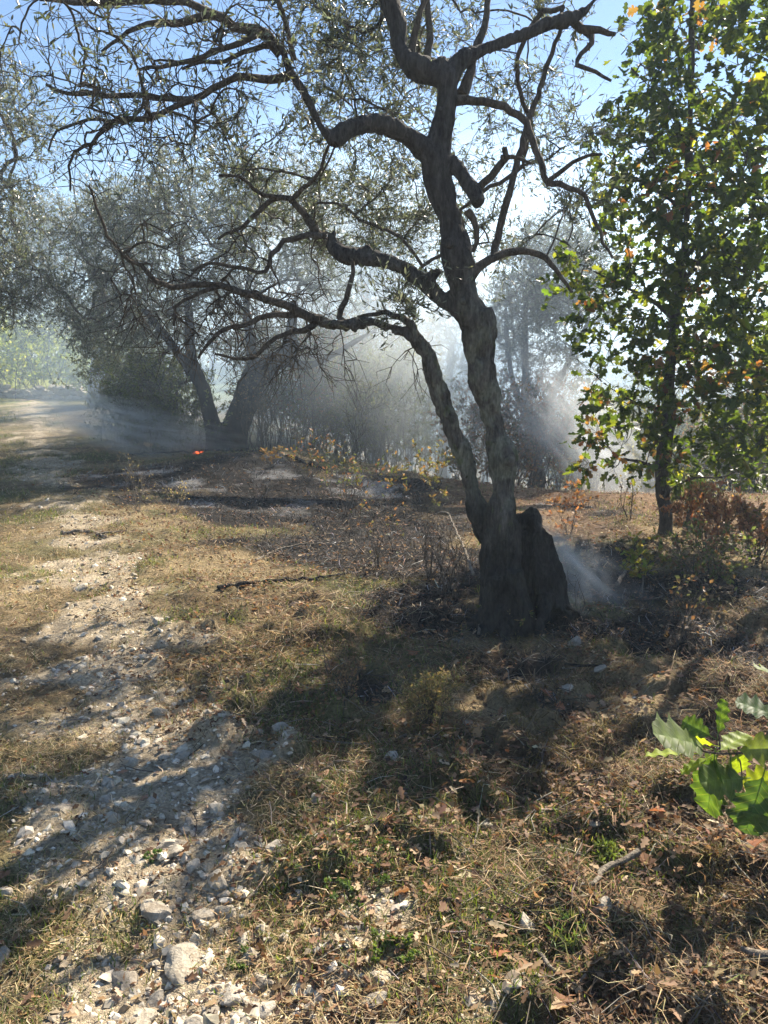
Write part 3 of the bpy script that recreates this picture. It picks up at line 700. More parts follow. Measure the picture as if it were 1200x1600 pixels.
stick([(1000, 1352, .03), (945, 1375, .02), (910, 1390), (870, 1330 + 60)], .009, 'bare forked stick in the mossy litter left of the oak sprig', fork=[(910, 1388), (855, 1402), (800, 1373)])
stick([(838, 1492), (868, 1525), (905, 1550), (915, 1535)], .007, 'thin bent twig below the brown stained stone', fork=[(905, 1550), (915, 1580)])
stick([(1215, 1520, .03), (1180, 1508, .02), (1160, 1498, .01)], .014, 'thick broken branch end at the lower right edge')
stick([(722, 1342), (742, 1322), (747, 1290, .02)], .006, 'short pale curved twig at the centre of the litter')
stick([(95, 835), (130, 833), (168, 840)], .020, 'dark thick stick lying across the path far up')
stick([(150, 838), (175, 834), (200, 833)], .012, 'thinner stick beside the dark stick across the path')
stick([(340, 920), (420, 912), (500, 905), (550, 898)], .016, 'long dark charred branch lying on grass left of the olive', 'bark_burnt')
stick([(400, 878), (450, 856), (510, 852), (570, 866)], .010, 'arched grey stick on the burnt ground behind the charred branch')
stick([(740, 905, .02), (715, 860, .12), (690, 835, .2), (668, 826, .1)], .011, 'curved pale stick leaning on burnt ground left of the olive trunk')
stick([(748, 1000, .02), (752, 975, .1), (757, 948, .2)], .009, 'pale forked twig leaning at the olive trunk foot', fork=[(752, 975, .1), (775, 985, .01)])
stick([(965, 920, .02), (975, 908, .05), (998, 900, .12), (1003, 935, 0)], .014, 'white ash coated branch stub on the black burnt patch')
stick([(880, 1042), (930, 1046), (990, 1030), (1030, 1020)], .008, 'thin dark stick on shaded ground right of the whitish stone', 'bark_burnt')
stick([(505, 735), (450, 715), (350, 705), (200, 712)], .03, 'dark branch lying on ash at the foot of the burnt olive', 'bark_burnt')
stick([(635, 1155), (560, 1168), (500, 1160)], .006, 'thin brown stick in the litter left of the dry bush')

# ==================================================================== MAIN OLIVE
def main_olive():
    rng = np.random.default_rng(31); base = gp(800, 955)
    root = empty('olive_tree', base, 'large leaning old olive tree with forked grey trunk at centre right', 'tree')
    DY = float(gp(797, 968)[1]) - 5.0; Y = 5.0; thick = MB()
    def at(px, py, Yq, _at=globals()['at']): return _at(px, py, Yq + DY)
    def traced(lst, Yq, dY=0., sc=1., _tr=globals()['traced']): return _tr(lst, Yq + DY, dY, sc)
    def limb(lst, Yq=Y, dY=0, sides=20, step=.03, lump=.10, s=.79):
        P, R = traced(lst, Yq, dY, s); P, R = resample(P, R, step); tube(thick, P, R, sides, lump=lump, seed=len(lst)); return P, R
    S = []
    A = limb([(797, 990, 62), (790, 950, 52), (786, 900, 42), (786, 850, 35), (786, 800, 31), (785, 750, 28), (778, 700, 27), (767, 650, 26), (755, 600, 28), (750, 550, 28), (742, 505, 32), (725, 460, 28), (714, 400, 25), (702, 350, 23), (690, 300, 23), (680, 255, 25), (690, 205, 20), (700, 155, 20), (700, 118, 22)])
    S.append(A)
    limb([(768, 990, 36), (765, 940, 30), (767, 885, 26), (770, 830, 22)], 5.05)                                       # left root flare
    limb([(752, 985, 14), (765, 950, 16), (772, 900, 18)], 4.86); limb([(820, 985, 18), (812, 950, 22), (802, 890, 22)], 4.90)
    limb([(748, 490, 30), (755, 505, 24), (760, 530, 18)], 5.0)                                                        # shoulder bulge
    # burnt hollow lobe on the right
    limb([(862, 975, 40), (856, 930, 38), (847, 890, 34), (840, 850, 29), (833, 820, 20), (827, 796, 9)], 5.12, lump=.06)
    limb([(888, 972, 16), (880, 930, 14), (868, 880, 10), (856, 835, 9)], 5.10); limb([(832, 960, 30), (822, 900, 28), (816, 850, 24), (814, 800, 12)], 5.15)
    # second stem
    Bq = limb([(790, 900, 24), (766, 840, 25), (746, 790, 21), (735, 750, 19), (720, 700, 19), (700, 650, 18), (682, 600, 17), (672, 568, 15), (660, 543, 19), (640, 524, 14), (612, 512, 11), (585, 503, 11), (550, 508, 11), (520, 508, 10), (497, 500, 9)], 5.1, -.15); S.append(Bq)
    limb([(652, 535, 14), (645, 510, 11), (640, 498, 9)], 4.98)
    # middle left limb with knobs
    C = limb([(742, 515, 24), (720, 490, 21), (690, 467, 18), (660, 440, 16), (625, 415, 15), (590, 405, 14), (560, 400, 14), (535, 396, 15), (521, 385, 13), (517, 368, 10)], 5.0, .25); S.append(C)
    limb([(575, 405, 11), (574, 392, 10), (575, 384, 7)], 5.15); limb([(522, 385, 12), (520, 365, 10), (526, 360, 7)], 5.22); limb([(665, 440, 14), (680, 428, 9), (688, 424, 5)], 5.05)
    # upper left limb
    D = limb([(690, 260, 24), (662, 232, 21), (630, 209, 17), (595, 194, 16), (560, 196, 16), (535, 205, 18), (517, 221, 17)], 5.0, -.2); S.append(D)
    limb([(612, 200, 15), (608, 190, 11), (602, 186, 7)], 4.92)
    E = limb([(522, 222, 15), (505, 205, 12), (487, 170, 11), (470, 138, 11), (452, 108, 11), (442, 82, 10), (432, 60, 9)], 4.8, -.1, 14); S.append(E)
    # top fork
    F = limb([(700, 125, 22), (668, 108, 22), (640, 98, 21), (624, 75, 20), (622, 45, 19), (612, 12, 19), (598, -25, 18), (585, -80, 14), (590, -150, 11)], 5.0, .2); S.append(F)
    G = limb([(702, 125, 20), (718, 100, 18), (745, 82, 14), (780, 68, 13), (820, 52, 12), (858, 38, 12), (886, 30, 13), (905, 22, 9), (925, 5, 8), (945, -25, 7)], 5.0, .3); S.append(G)
    limb([(700, 120, 20), (690, 102, 14), (684, 92, 10)], 5.0)
    for rx, ry, rt in ((720, 985, 9), (742, 1000, 10), (790, 1008, 11), (838, 1000, 10), (905, 985, 9), (915, 965, 8)):                 # surface roots
        g = gp(rx, ry); m0 = at(790 if rx < 830 else 855, 935, 5.0); m1 = (g * .62 + m0 * .38); m1[2] = ground(m1[0], m1[1]) + .05
        Pq, Rq = resample(np.array([m0, m1, g - [0, 0, .03]]), [.10 if rx < 830 else .06, .05 if rx < 830 else .03, .015], .03); tube(thick, Pq, Rq, 12, lump=.15, seed=rx)
    for kx, ky, kr, kY in ((745, 610, 10, 4.88), (772, 690, 9, 4.87), (798, 720, 8, 4.9), (700, 380, 9, 4.88), (722, 470, 12, 4.87), (762, 830, 10, 4.82), (690, 660, 7, 4.92), (730, 745, 7, 4.92), (630, 412, 8, 5.0), (690, 170, 8, 4.9)):   # knots
        limb([(kx - 2, ky + 4, kr * .6), (kx, ky, kr), (kx + 2, ky - 5, kr * .5)], kY, step=.01, sides=10)
    # cut stub on the right
    limb([(700, 255, 15), (716, 262, 13), (726, 280, 13), (738, 300, 13), (748, 318, 12)], 5.0, -.12); 
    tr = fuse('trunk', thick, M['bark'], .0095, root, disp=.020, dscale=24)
    # traced thinner branches
    mb = MB(); T = []
    def br(lst, Yq=5.0, dY=0., sides=7):
        P, R = traced(lst, Yq, dY); P, R = resample(P, R, .05); P = P + rng.standard_normal(P.shape) * .004; T.append((P, R)); b1 = MB(); tube(b1, P, R, sides, lump=.12, seed=len(lst)); b1.build('branch', M['twig'], root); return P
    br([(440, 85, 9), (422, 62, 8.5), (402, 48, 8), (370, 42, 7), (338, 22, 6.5), (305, 30, 5.5), (280, 36, 5), (240, 37, 4), (200, 50, 3), (160, 80, 2)], 4.75, -.3)
    br([(405, 52, 5), (375, 66, 4.5), (340, 78, 4), (300, 96, 3.5), (255, 102, 3), (215, 110, 2)], 4.7, -.25)
    br([(340, 24, 6), (300, 6, 5.5), (225, 2, 5), (120, 4, 4), (60, -5, 3)], 4.7, -.3)
    br([(448, 118, 7), (432, 124, 6), (395, 122, 5.5), (362, 122, 5), (330, 142, 5), (300, 156, 5), (262, 152, 4.5), (215, 150, 4), (150, 148, 3.5), (100, 146, 3), (70, 130, 2)], 4.75, -.4)
    br([(300, 156, 5), (270, 168, 4), (240, 185, 4), (190, 187, 4), (165, 200, 3.5), (148, 222, 3), (136, 243, 2)], 4.5, -.1)
    br([(190, 187, 3), (150, 185, 2.6), (110, 195, 2.2), (85, 205, 1.8), (75, 235, 1.5)], 4.45, -.1)
    br([(150, 225, 3), (125, 230, 2.5), (108, 262, 2), (112, 300, 1.5)], 4.4)
    br([(420, 68, 5), (412, 72, 4), (380, 82, 3.5), (345, 96, 3), (312, 98, 2.5), (285, 108, 2)], 4.8, -.2)
    br([(460, 95, 5), (452, 60, 4), (440, 20, 4), (425, -20, 3.5), (400, -60, 3)], 4.75, -.2)
    br([(500, 372, 7), (470, 330, 5), (452, 312, 4.5), (440, 308, 4), (415, 318, 4), (395, 340, 3.5), (372, 358, 2.5), (340, 372, 2)], 5.2, -.1)
    br([(510, 370, 6), (490, 366, 5), (462, 372, 4.5), (440, 380, 4), (425, 400, 4), (412, 424, 3.5), (380, 420, 3), (330, 412, 2.5), (300, 420, 2)], 5.2, -.2)
    br([(452, 312, 4), (470, 296, 3.5), (490, 282, 3), (505, 255, 2.6), (512, 230, 2.5)], 5.1, -.2)
    br([(440, 310, 4), (400, 300, 3), (380, 278, 2.6), (340, 275, 2)], 5.1, -.2)
    br([(500, 500, 9), (470, 490, 7), (445, 478, 6.5), (410, 466, 6), (380, 457, 5.5), (345, 446, 5), (300, 446, 4.5), (255, 446, 4), (230, 425, 3.5), (200, 405, 3), (175, 378, 2.5), (150, 320, 2), (140, 290, 1.5)], 4.95, -.3)
    br([(478, 493, 6), (440, 492, 5), (410, 495, 4.5), (385, 508, 4), (355, 512, 3.5), (330, 530, 3), (310, 560, 2)], 4.95, -.2)
    br([(500, 500, 6), (478, 515, 5), (450, 520, 4), (420, 535, 3.5), (395, 560, 3), (372, 563, 2.5), (335, 552, 2)], 4.95, -.15)
    br([(345, 447, 4), (310, 460, 3), (280, 475, 2.5), (268, 510, 2)], 4.8)
    br([(540, 506, 6), (530, 490, 5), (540, 470, 4.5), (548, 440, 4), (552, 410, 3)], 5.0)
    br([(640, 505, 6), (620, 492, 5), (600, 488, 4), (560, 496, 3)], 5.0)
    # right side
    br([(715, 155, 8), (745, 156, 6), (775, 162, 6), (800, 172, 6), (818, 185, 6), (828, 212, 5.5), (840, 240, 5), (851, 268, 5), (856, 286, 4.5), (885, 290, 4), (910, 302, 3.5), (928, 340, 3), (945, 380, 2.5), (958, 405, 2)], 5.0, -.3)
    br([(856, 285, 4), (875, 270, 3.5), (905, 248, 3), (940, 240, 2)], 4.8)
    br([(746, 298, 6), (765, 278, 6), (782, 258, 6), (790, 240, 5), (788, 232, 4)], 4.92); br([(785, 248, 4), (805, 245, 3), (830, 255, 2)], 4.9)
    br([(735, 430, 9), (752, 412, 7), (775, 400, 6), (805, 393, 6), (830, 393, 5), (850, 402, 4.5), (872, 425, 3.5), (895, 455, 2.5)], 5.0, .2)
    br([(772, 400, 6), (780, 360, 5.5), (790, 320, 5.5), (800, 280, 5), (812, 240, 5), (825, 190, 5), (840, 150, 4), (852, 110, 3.5), (870, 60, 3), (880, 10, 2.5)], 5.1, .2)
    br([(722, 150, 9), (735, 110, 7), (745, 70, 6), (757, 40, 5), (763, 0, 4.5), (768, -50, 4)], 5.1, .2)
    br([(668, 95, 6), (672, 60, 5), (670, 20, 4.5), (668, -30, 4)], 5.1, .1)
    br([(892, 30, 7), (910, 45, 6), (935, 46, 5), (962, 54, 3)], 5.3, -.2); br([(915, 48, 5), (925, 65, 4), (912, 80, 3.5), (900, 98, 3.5), (925, 110, 3), (955, 125, 2)], 5.3, -.2)
    br([(728, 330, 6), (742, 345, 5), (746, 370, 4), (740, 395, 3)], 4.95)
    br([(640, 98, 7), (648, 60, 5), (655, 20, 4), (690, -40, 3)], 5.1)
    br([(600, -20, 9), (560, -60, 8), (500, -110, 6), (430, -150, 5)], 5.2, -.2); br([(590, -100, 9), (640, -200, 7), (700, -300, 6)], 5.2, .3); br([(940, -20, 7), (1000, -90, 6), (1050, -200, 4)], 5.3, .4); br([(768, -50, 5), (790, -150, 5), (800, -280, 4)], 5.3, .4)
    allP = np.concatenate([p for p, r in S] + [p for p, r in T]); 
    keep = allP[:, 2] > 1.9
    nodes = np.concatenate([p[::2] for p, r in T] + [p[::5] for p, r in S]); nodes = nodes[nodes[:, 2] > 1.75]
    def reg(lst):
        out = []
        for px, py, sx, sy, Yq, sY, n in lst:
            for _ in range(n): out.append(at(px + rng.uniform(-1, 1) * sx, py + rng.uniform(-1, 1) * sy, Yq + rng.uniform(-1, 1) * sY))
        return np.array(out)
    leafy = reg([(570, 90, 110, 110, 5.9, .9, 46), (770, 60, 130, 80, 6.2, .7, 20), (880, 130, 80, 100, 6.2, .5, 8), (640, 300, 130, 90, 6.9, .7, 40), (780, 230, 70, 110, 6.3, .6, 7), (880, 250, 90, 80, 6.1, .5, 5),
                 (520, 30, 90, 60, 5.4, .6, 18), (430, 240, 90, 60, 6.3, .7, 22), (560, 340, 80, 60, 7.1, .6, 34), (440, 340, 70, 50, 6.9, .5, 16), (890, 360, 70, 50, 5.6, .4, 7), (640, 480, 40, 20, 5.1, .3, 6), (690, 400, 100, 60, 6.6, .4, 14)])
    sparse = reg([(90, 60, 90, 90, 4.3, .5, 26), (250, 90, 130, 90, 4.5, .5, 40), (380, 60, 90, 60, 4.6, .4, 30), (160, 190, 80, 50, 4.4, .3, 14), (330, 190, 80, 40, 4.6, .4, 14)])
    bare = reg([(380, 505, 120, 65, 4.9, .4, 80), (290, 460, 110, 80, 4.8, .4, 50), (430, 410, 90, 70, 5.1, .4, 50), (230, 380, 70, 60, 4.7, .3, 18), (480, 560, 60, 30, 5.0, .2, 14), (170, 230, 70, 60, 4.4, .3, 16), (620, 560, 50, 30, 5.0, .2, 6), (250, 170, 120, 60, 4.5, .3, 26)])
    over = np.concatenate([ell(rng, (-.1, 5.6, 4.6), (1.4, 1.3, .8), 8), ell(rng, (.5, 7.2, 3.9), (1.2, .7, .8), 4), ell(rng, (-1.6, 5.0, 4.3), (1.0, .9, .6), 8)])
    lf = MB(); tw = mb
    t, d = grow(rng, nodes, None, bare, .0024, .38, droop=.30, wig=.06, mb=mb); foliage(rng, tw, lf, t, d, 3, (.08, .28), 0, up=-.5, spread=1.3, twr=.0019)
    t, d = grow(rng, nodes, None, sparse, .0026, .40, wig=.06, mb=mb); foliage(rng, tw, lf, t, d, 4, (.10, .34), 4, .038, .0095, OLIVE_PAL, OLIVE_W, up=.3)
    t, d = grow(rng, nodes, None, np.concatenate([leafy, over]), .0024, .38, wig=.06, mb=mb); foliage(rng, tw, lf, t, d, 11, (.12, .42), 12, .038, .0095, OLIVE_PAL, OLIVE_W, up=.35)
    tw.build('twig', M['twig'], root)['kind'] = 'stuff'; cr = lf.build('crown', M['olive_leaf'], root, smooth=False); cr['kind'] = 'stuff'
    # moss along the sunny edge and weeds at the foot
    ms = MB(); n = 2600; P, R = A; i = rng.integers(12, min(70, len(P)), n); an = rng.normal(-.2, .5, n)
    return root
main_olive()

# ==================================================================== OTHER OLIVES
def olive(name, label, stems, ells, seed, Y, base_px, leafsize=(.055, .017), per=12, twigs=6, pal=OLIVE_PAL, wts=OLIVE_W, bark='bark_far', voxel=.03, extra=None, tl=(.18, .45), group='olive trees behind', up=.25, tpl=RHOMB, mat='olive_leaf', cat='tree', tip=.005):
    rng = np.random.default_rng(seed); base = np.array([*at(base_px[0], base_px[1], Y)[:2], 0.]); base[2] = ground(base[0], base[1])
    root = empty(name, base, label, cat, group); thick = MB(); nodes = []
    for st in stems:
        P, R = traced(st, Y); R = R * (.80 if Y < 16 else 1)
        if st is stems[0]: P, R = to_ground(P, R)
        P, R = resample(P, R, .08); tube(thick, P, R, 12, lump=.12, seed=len(st) + seed); nodes.append(P[len(P) // 3:])
    fuse('trunk', thick, M[bark], voxel, root, disp=.016, dscale=14)
    at_ = np.concatenate([ell(rng, at(c[0], c[1], Y + c[5]), (c[2] * Y / FPX, c[4], c[3] * Y / FPX), c[6]) for c in ells])
    g = H(at_[:, 0], at_[:, 1]); at_ = at_[at_[:, 2] > g + .25]
    lf, tw = MB(), MB(); mb = tw; t, d = grow(rng, np.concatenate(nodes), None, at_, tip, .45, wig=.09, mb=mb, maxr=.09)
    foliage(rng, tw, lf, t, d, twigs, tl, per, leafsize[0], leafsize[1], pal, wts, tpl=tpl, up=up, twr=.0025)
    if extra is not None: extra(rng, root, mb, lf, tw)
    tw.build('twig', M['twig'], root)['kind'] = 'stuff'; c = lf.build('crown', M[mat], root, smooth=False); c['kind'] = 'stuff'
    return root
# ellipsoid: (px, py, half width px, half height px, half depth m, depth offset m, clusters)
olive('olive_tree', 'charred v shaped olive trunk with wide grey crown beside the embers',
      [[(372, 722, 30), (366, 700, 27), (370, 670, 26), (384, 630, 25), (398, 590, 25), (420, 570, 20), (450, 550, 18), (456, 510, 10), (460, 470, 7)],
       [(338, 722, 22), (336, 700, 20), (334, 670, 17), (326, 640, 15), (314, 600, 13), (300, 560, 11), (296, 500, 10), (290, 440, 7), (280, 380, 5)],
       [(318, 610, 11), (290, 570, 9), (262, 530, 8), (235, 495, 7), (200, 460, 5)], [(440, 562, 12), (480, 570, 9), (520, 555, 7), (560, 530, 5), (590, 515, 4)], [(398, 590, 12), (392, 540, 10), (385, 480, 8), (395, 400, 5)]],
      [(250, 390, 130, 110, 1.6, 0, 230), (170, 430, 110, 110, 1.4, .3, 170), (330, 310, 110, 75, 1.4, 0, 130), (430, 370, 100, 100, 1.4, .4, 120), (240, 620, 55, 60, .9, .4, 80), (180, 520, 70, 50, .9, 0, 70), (510, 420, 70, 80, 1.2, .6, 50), (330, 500, 120, 60, 1.2, .8, 80)],
      41, 13.0, (355, 712), bark='bark_burnt', per=15, twigs=7)
olive('olive_tree', 'silvery olive crown cut off by the left picture edge', [[(-70, 640, 26), (-75, 560, 24), (-60, 460, 18), (-50, 340, 12), (-40, 230, 8)]],
      [(-20, 200, 80, 110, 1.2, 0, 160), (-40, 380, 120, 120, 1.3, .3, 180), (10, 440, 60, 70, .9, 0, 60), (-120, 260, 100, 120, 1.2, 0, 40)], 42, 11.0, (-70, 640))
olive('olive_tree', 'pale hazy olive behind the charred one, left of centre', [[(150, 640, 14), (155, 560, 12), (150, 470, 9), (140, 400, 6)]],
      [(120, 420, 120, 90, 2.0, 0, 210), (60, 370, 90, 60, 1.6, 0, 120), (200, 350, 80, 60, 1.6, 0, 90), (60, 480, 60, 50, 1.4, .3, 80)], 43, 21.0, (150, 640), leafsize=(.075, .026), per=10, tl=(.3, .65))
olive('olive_tree', 'grey green olive in the haze behind the middle brush', [[(590, 720, 16), (585, 650, 13), (575, 560, 10), (570, 450, 7)], [(585, 650, 10), (620, 570, 7), (640, 480, 5)]],
      [(560, 430, 120, 110, 2.0, 0, 220), (470, 320, 100, 70, 1.8, .4, 120), (640, 430, 90, 90, 1.8, 0, 130), (600, 340, 110, 60, 1.6, 0, 100), (560, 560, 110, 60, 1.6, 0, 120)], 44, 19.0, (590, 740), leafsize=(.07, .024), per=10, tl=(.3, .6))
olive('olive_tree', 'blue grey multi stemmed olive veiled by smoke right of the main trunk',
      [[(838, 740, 17), (832, 700, 15), (826, 650, 11), (822, 600, 9), (820, 540, 7), (822, 450, 5)], [(834, 700, 12), (850, 650, 9), (870, 600, 8), (892, 560, 6), (920, 500, 5)], [(830, 680, 9), (808, 620, 7), (795, 560, 6), (790, 480, 4)]],
      [(850, 430, 85, 75, 1.3, 0, 190), (810, 500, 60, 60, 1.2, .3, 110), (910, 450, 80, 70, 1.2, .2, 120), (870, 390, 70, 45, 1.1, 0, 80), (850, 570, 70, 50, .9, 0, 60)], 45, 13.5, (838, 745), per=12)
olive('olive_tree', 'slender hazy olive between the brush and the main trunk', [[(690, 735, 9), (692, 690, 8), (700, 620, 6), (705, 540, 5)]], [(700, 560, 60, 80, 1.2, 0, 120), (690, 640, 55, 50, 1.0, 0, 60)], 46, 17.0, (690, 740), leafsize=(.07, .024), per=9)
olive('olive_tree', 'distant pale tree in the smoke behind the young oak', [[(1020, 790, 10), (1018, 700, 8), (1010, 620, 6)], [(1018, 720, 7), (1050, 640, 5)], [(1018, 740, 7), (980, 660, 5)]],
      [(1000, 620, 80, 70, 1.5, 0, 40), (1080, 600, 80, 80, 1.5, 0, 40), (950, 660, 50, 60, 1.2, 0, 20)], 47, 20.0, (1020, 800), leafsize=(.08, .03), per=8, pal=[(.20, .20, .07), (.13, .15, .06), (.26, .22, .08)], wts=[2, 2, 1], mat='shrub_leaf')
olive('olive_tree', 'distant pale tree behind the oak at the right edge', [[(1170, 800, 12), (1168, 700, 9), (1175, 600, 6)]], [(1170, 560, 90, 110, 1.6, 0, 60), (1240, 480, 110, 150, 1.6, 0, 50), (1150, 690, 60, 50, 1.2, 0, 24)], 48, 22.0, (1170, 810), leafsize=(.08, .03), per=8)

# far slope trees behind everything
for i, (px, py, Y, hw, hh, lab) in enumerate([(60, 560, 38, 90, 60, 'far rounded tree above the stone wall at left'), (-60, 520, 36, 90, 90, 'far dark tree above the left end of the stone wall'), (200, 540, 40, 90, 70, 'far tree behind the pale hazy olive'), (330, 560, 34, 90, 80, 'far tree glimpsed between the charred trunks'),
        (450, 600, 30, 80, 80, 'far tree behind the leafless brush'), (640, 610, 32, 80, 90, 'far tree behind the slender hazy olive'), (760, 560, 34, 60, 110, 'far smoky tree just right of the main trunk'), (930, 600, 36, 80, 80, 'far pale tree left of the young oak stem'), (700, 660, 26, 70, 70, 'low hazy tree in the gap behind the second stem'), (960, 560, 25, 70, 90, 'far smoky tree seen through the left leaves of the oak'), (870, 690, 28, 80, 60, 'low smoky tree under the blue grey olive'), (1010, 680, 30, 80, 80, 'low pale tree behind the oak stem'), (1130, 650, 32, 100, 100, 'far tree between the two oaks'), (540, 520, 40, 110, 100, 'far tall tree at the back of the middle gap')]):
    olive('background_tree', lab, [[(px, py + hh * .9, 6), (px, py + hh * .3, 5), (px + 5, py - hh * .3, 3)]], [(px, py, hw, hh, 2.2, 0, 150)], 60 + i, Y, (px, py + hh), leafsize=(.16, .07), per=8, tl=(.4, .9), group='trees far behind', voxel=.06, pal=[(.08, .10, .04), (.12, .14, .06), (.16, .17, .09)], wts=[2, 2, 1], tip=.01)

# ==================================================================== OAKS
OAK_PAL = [(.045, .07, .022), (.06, .09, .025), (.11, .135, .03), (.20, .20, .04), (.19, .11, .065), (.21, .09, .06)]
def oak_cols(rng, P, px_warm=None, warm=.10, yellow=.16):
    n = len(P); f = fbm2(P[:, 0] * 2.6 + 4, P[:, 2] * 2.6, 77, 3); wv = np.clip(warm + 2.2 * (f - .62), 0, .75) if warm else np.zeros(n)
    k = rng.uniform(0, 1, n); y = k > 1 - yellow
    base = pick_cols(rng, n, OAK_PAL[:3], [4, 4, 1.2], .2); yl = pick_cols(rng, n, OAK_PAL[2:4], [2, 1.3], .2); wm = pick_cols(rng, n, OAK_PAL[4:], [2, 1], .25)
    c = np.where(y[:, None], yl, base); return np.where((rng.uniform(0, 1, n) < wv)[:, None], wm, c)
OAKM = None
def oak(label, stems, regs, Y, base_px, seed, L=.085, per=5, twigs=4, pieces=300, warm=.19, yellow=.08):
    rng = np.random.default_rng(seed); b = at(base_px[0], base_px[1], Y); base = np.array([b[0], b[1], ground(b[0], b[1])])
    root = empty('oak_tree', base, label, 'tree', 'young oaks on the right'); thick = MB(); nodes = []
    for st in stems:
        P, R = traced(st, Y); R = R * .82
        if st is stems[0]: P, R = to_ground(P, R)
        P, R = resample(P, R, .05); tube(thick, P, R, 14, lump=.10, seed=seed + len(st)); nodes.append(P[4:])
    P0 = thick.v[0][:14].mean(0); 
    fuse('trunk', thick, M['bark_oak'], .016, root, disp=.006, dscale=30)
    at_ = []
    for px, py, sx, sy, dY, sY, n in regs:
        for _ in range(int(n * .60 + .5)): at_.append(at(px + rng.uniform(-1, 1) * sx, py + rng.uniform(-1, 1) * sy, Y + dY + rng.uniform(-1, 1) * sY))
    at_ = np.array(at_); at_ = at_[at_[:, 2] > H(at_[:, 0], at_[:, 1]) + .35]
    lf, tw = MB(), MB(); mb = tw; t, d = grow(rng, np.concatenate(nodes), None, at_, .003, .45, wig=.08, mb=mb, maxr=.03)
    foliage(rng, tw, lf, t, d, twigs, (.10, .28), per, L, L * .75, tpl=OAK2 if Y > 6 else OAK, up=.1, spread=.8, colfn=lambda P: oak_cols(rng, P, warm=warm, yellow=yellow), tip_only=.35, twr=.0018)
    tw.build('twig', M['bark_oak'], root)['kind'] = 'stuff'
    c = lf.build('crown', M['oak_leaf'], root, smooth=False); c['kind'] = 'stuff'
    # the leaves that show largest, each a piece of its own
    vis = t[t[:, 0] < .50 * t[:, 1]]
    if pieces and len(vis):
        for i in range(pieces):
            q = vis[rng.integers(len(vis))] + rng.standard_normal(3) * np.array([.14, .14, .12]); s = L * rng.uniform(.95, 1.3)
            cc = oak_cols(rng, q[None], warm=warm, yellow=yellow)[0]; j = int(np.argmin([np.sum((np.array(p) - cc) ** 2) for p in OAK_PAL]))
            o = link('leaf', OAKM[j][i % 2], root); o.matrix_parent_inverse = Matrix.Identity(4); o.location = q - base; o.scale = (s, s, s)
            o.rotation_euler = (rng.uniform(-1.0, 1.0), rng.uniform(-1.0, 1.0), rng.uniform(0, 6.28))
    return root
OAKM = [[oak_leaf_mesh(300 + 2 * j + k, c) for k in range(2)] for j, c in enumerate(OAK_PAL)]
oak('young slim oak with dark stem and green and rust leaves at right',
    [[(1040, 850, 15), (1040, 800, 13.5), (1034, 750, 14), (1038, 710, 15), (1045, 660, 12), (1045, 600, 10), (1052, 530, 9), (1060, 460, 8), (1070, 380, 7), (1075, 300, 6.5), (1078, 200, 6.5), (1080, 100, 6), (1082, 0, 5), (1085, -60, 3.5), (1090, -110, 2)],
     [(1052, 500, 5), (1020, 470, 4), (980, 450, 3), (930, 425, 2), (890, 405, 1.5)], [(1038, 735, 5), (1000, 722, 4), (960, 715, 3)], [(1040, 770, 4), (1080, 748, 4), (1130, 745, 3), (1180, 720, 2)], [(1046, 640, 5), (1010, 635, 3.5), (960, 610, 2.5), (900, 560, 2)],
     [(1070, 330, 5), (1030, 300, 4), (980, 270, 3), (960, 250, 2)], [(1076, 220, 5), (1030, 150, 3), (990, 110, 2), (960, 70, 1.5)], [(1060, 450, 5), (1120, 380, 4), (1180, 330, 3)]],
    [(1035, 60, 50, 80, 0, .4, 24), (1120, 80, 90, 110, .2, .7, 70), (1005, 190, 55, 60, 0, .4, 24), (1060, 260, 110, 90, 0, .6, 80), (1000, 290, 60, 60, 0, .5, 26), (1130, 300, 90, 120, .2, .6, 80), (1030, 410, 80, 50, 0, .5, 40), (930, 420, 60, 25, 0, .3, 12), (910, 490, 40, 40, 0, .3, 12), (985, 500, 60, 60, 0, .4, 22),
     (1110, 480, 90, 100, .1, .6, 80), (990, 600, 70, 40, 0, .4, 22), (1100, 620, 80, 70, 0, .5, 50), (980, 700, 70, 40, 0, .4, 34), (1110, 715, 70, 35, 0, .4, 24), (1060, 560, 60, 60, 0, .4, 24), (1150, -60, 100, 60, 0, .6, 8)],
    7.5, (1040, 840), 51, L=.098, yellow=.12)
oak('nearer oak at the right edge with large dark green leaves', [[(1330, 880, 20), (1325, 850, 20), (1318, 780, 18), (1310, 600, 15), (1300, 400, 12), (1290, 200, 9), (1285, 0, 6)], [(1315, 700, 8), (1260, 650, 5), (1200, 625, 3)], [(1305, 480, 7), (1240, 430, 5), (1180, 420, 3)], [(1298, 300, 6), (1230, 240, 4), (1170, 230, 2.5)], [(1315, 780, 6), (1250, 740, 4), (1180, 720, 2)]],
    [(1185, 600, 50, 60, -.1, .4, 34), (1175, 430, 50, 70, 0, .4, 28), (1180, 250, 45, 80, 0, .4, 24), (1190, 90, 40, 80, 0, .4, 18), (1170, 690, 55, 30, 0, .3, 18), (1290, 300, 80, 300, 0, .7, 14)], 6.9, (1330, 1000), 52, L=.11, warm=.04, yellow=.08)

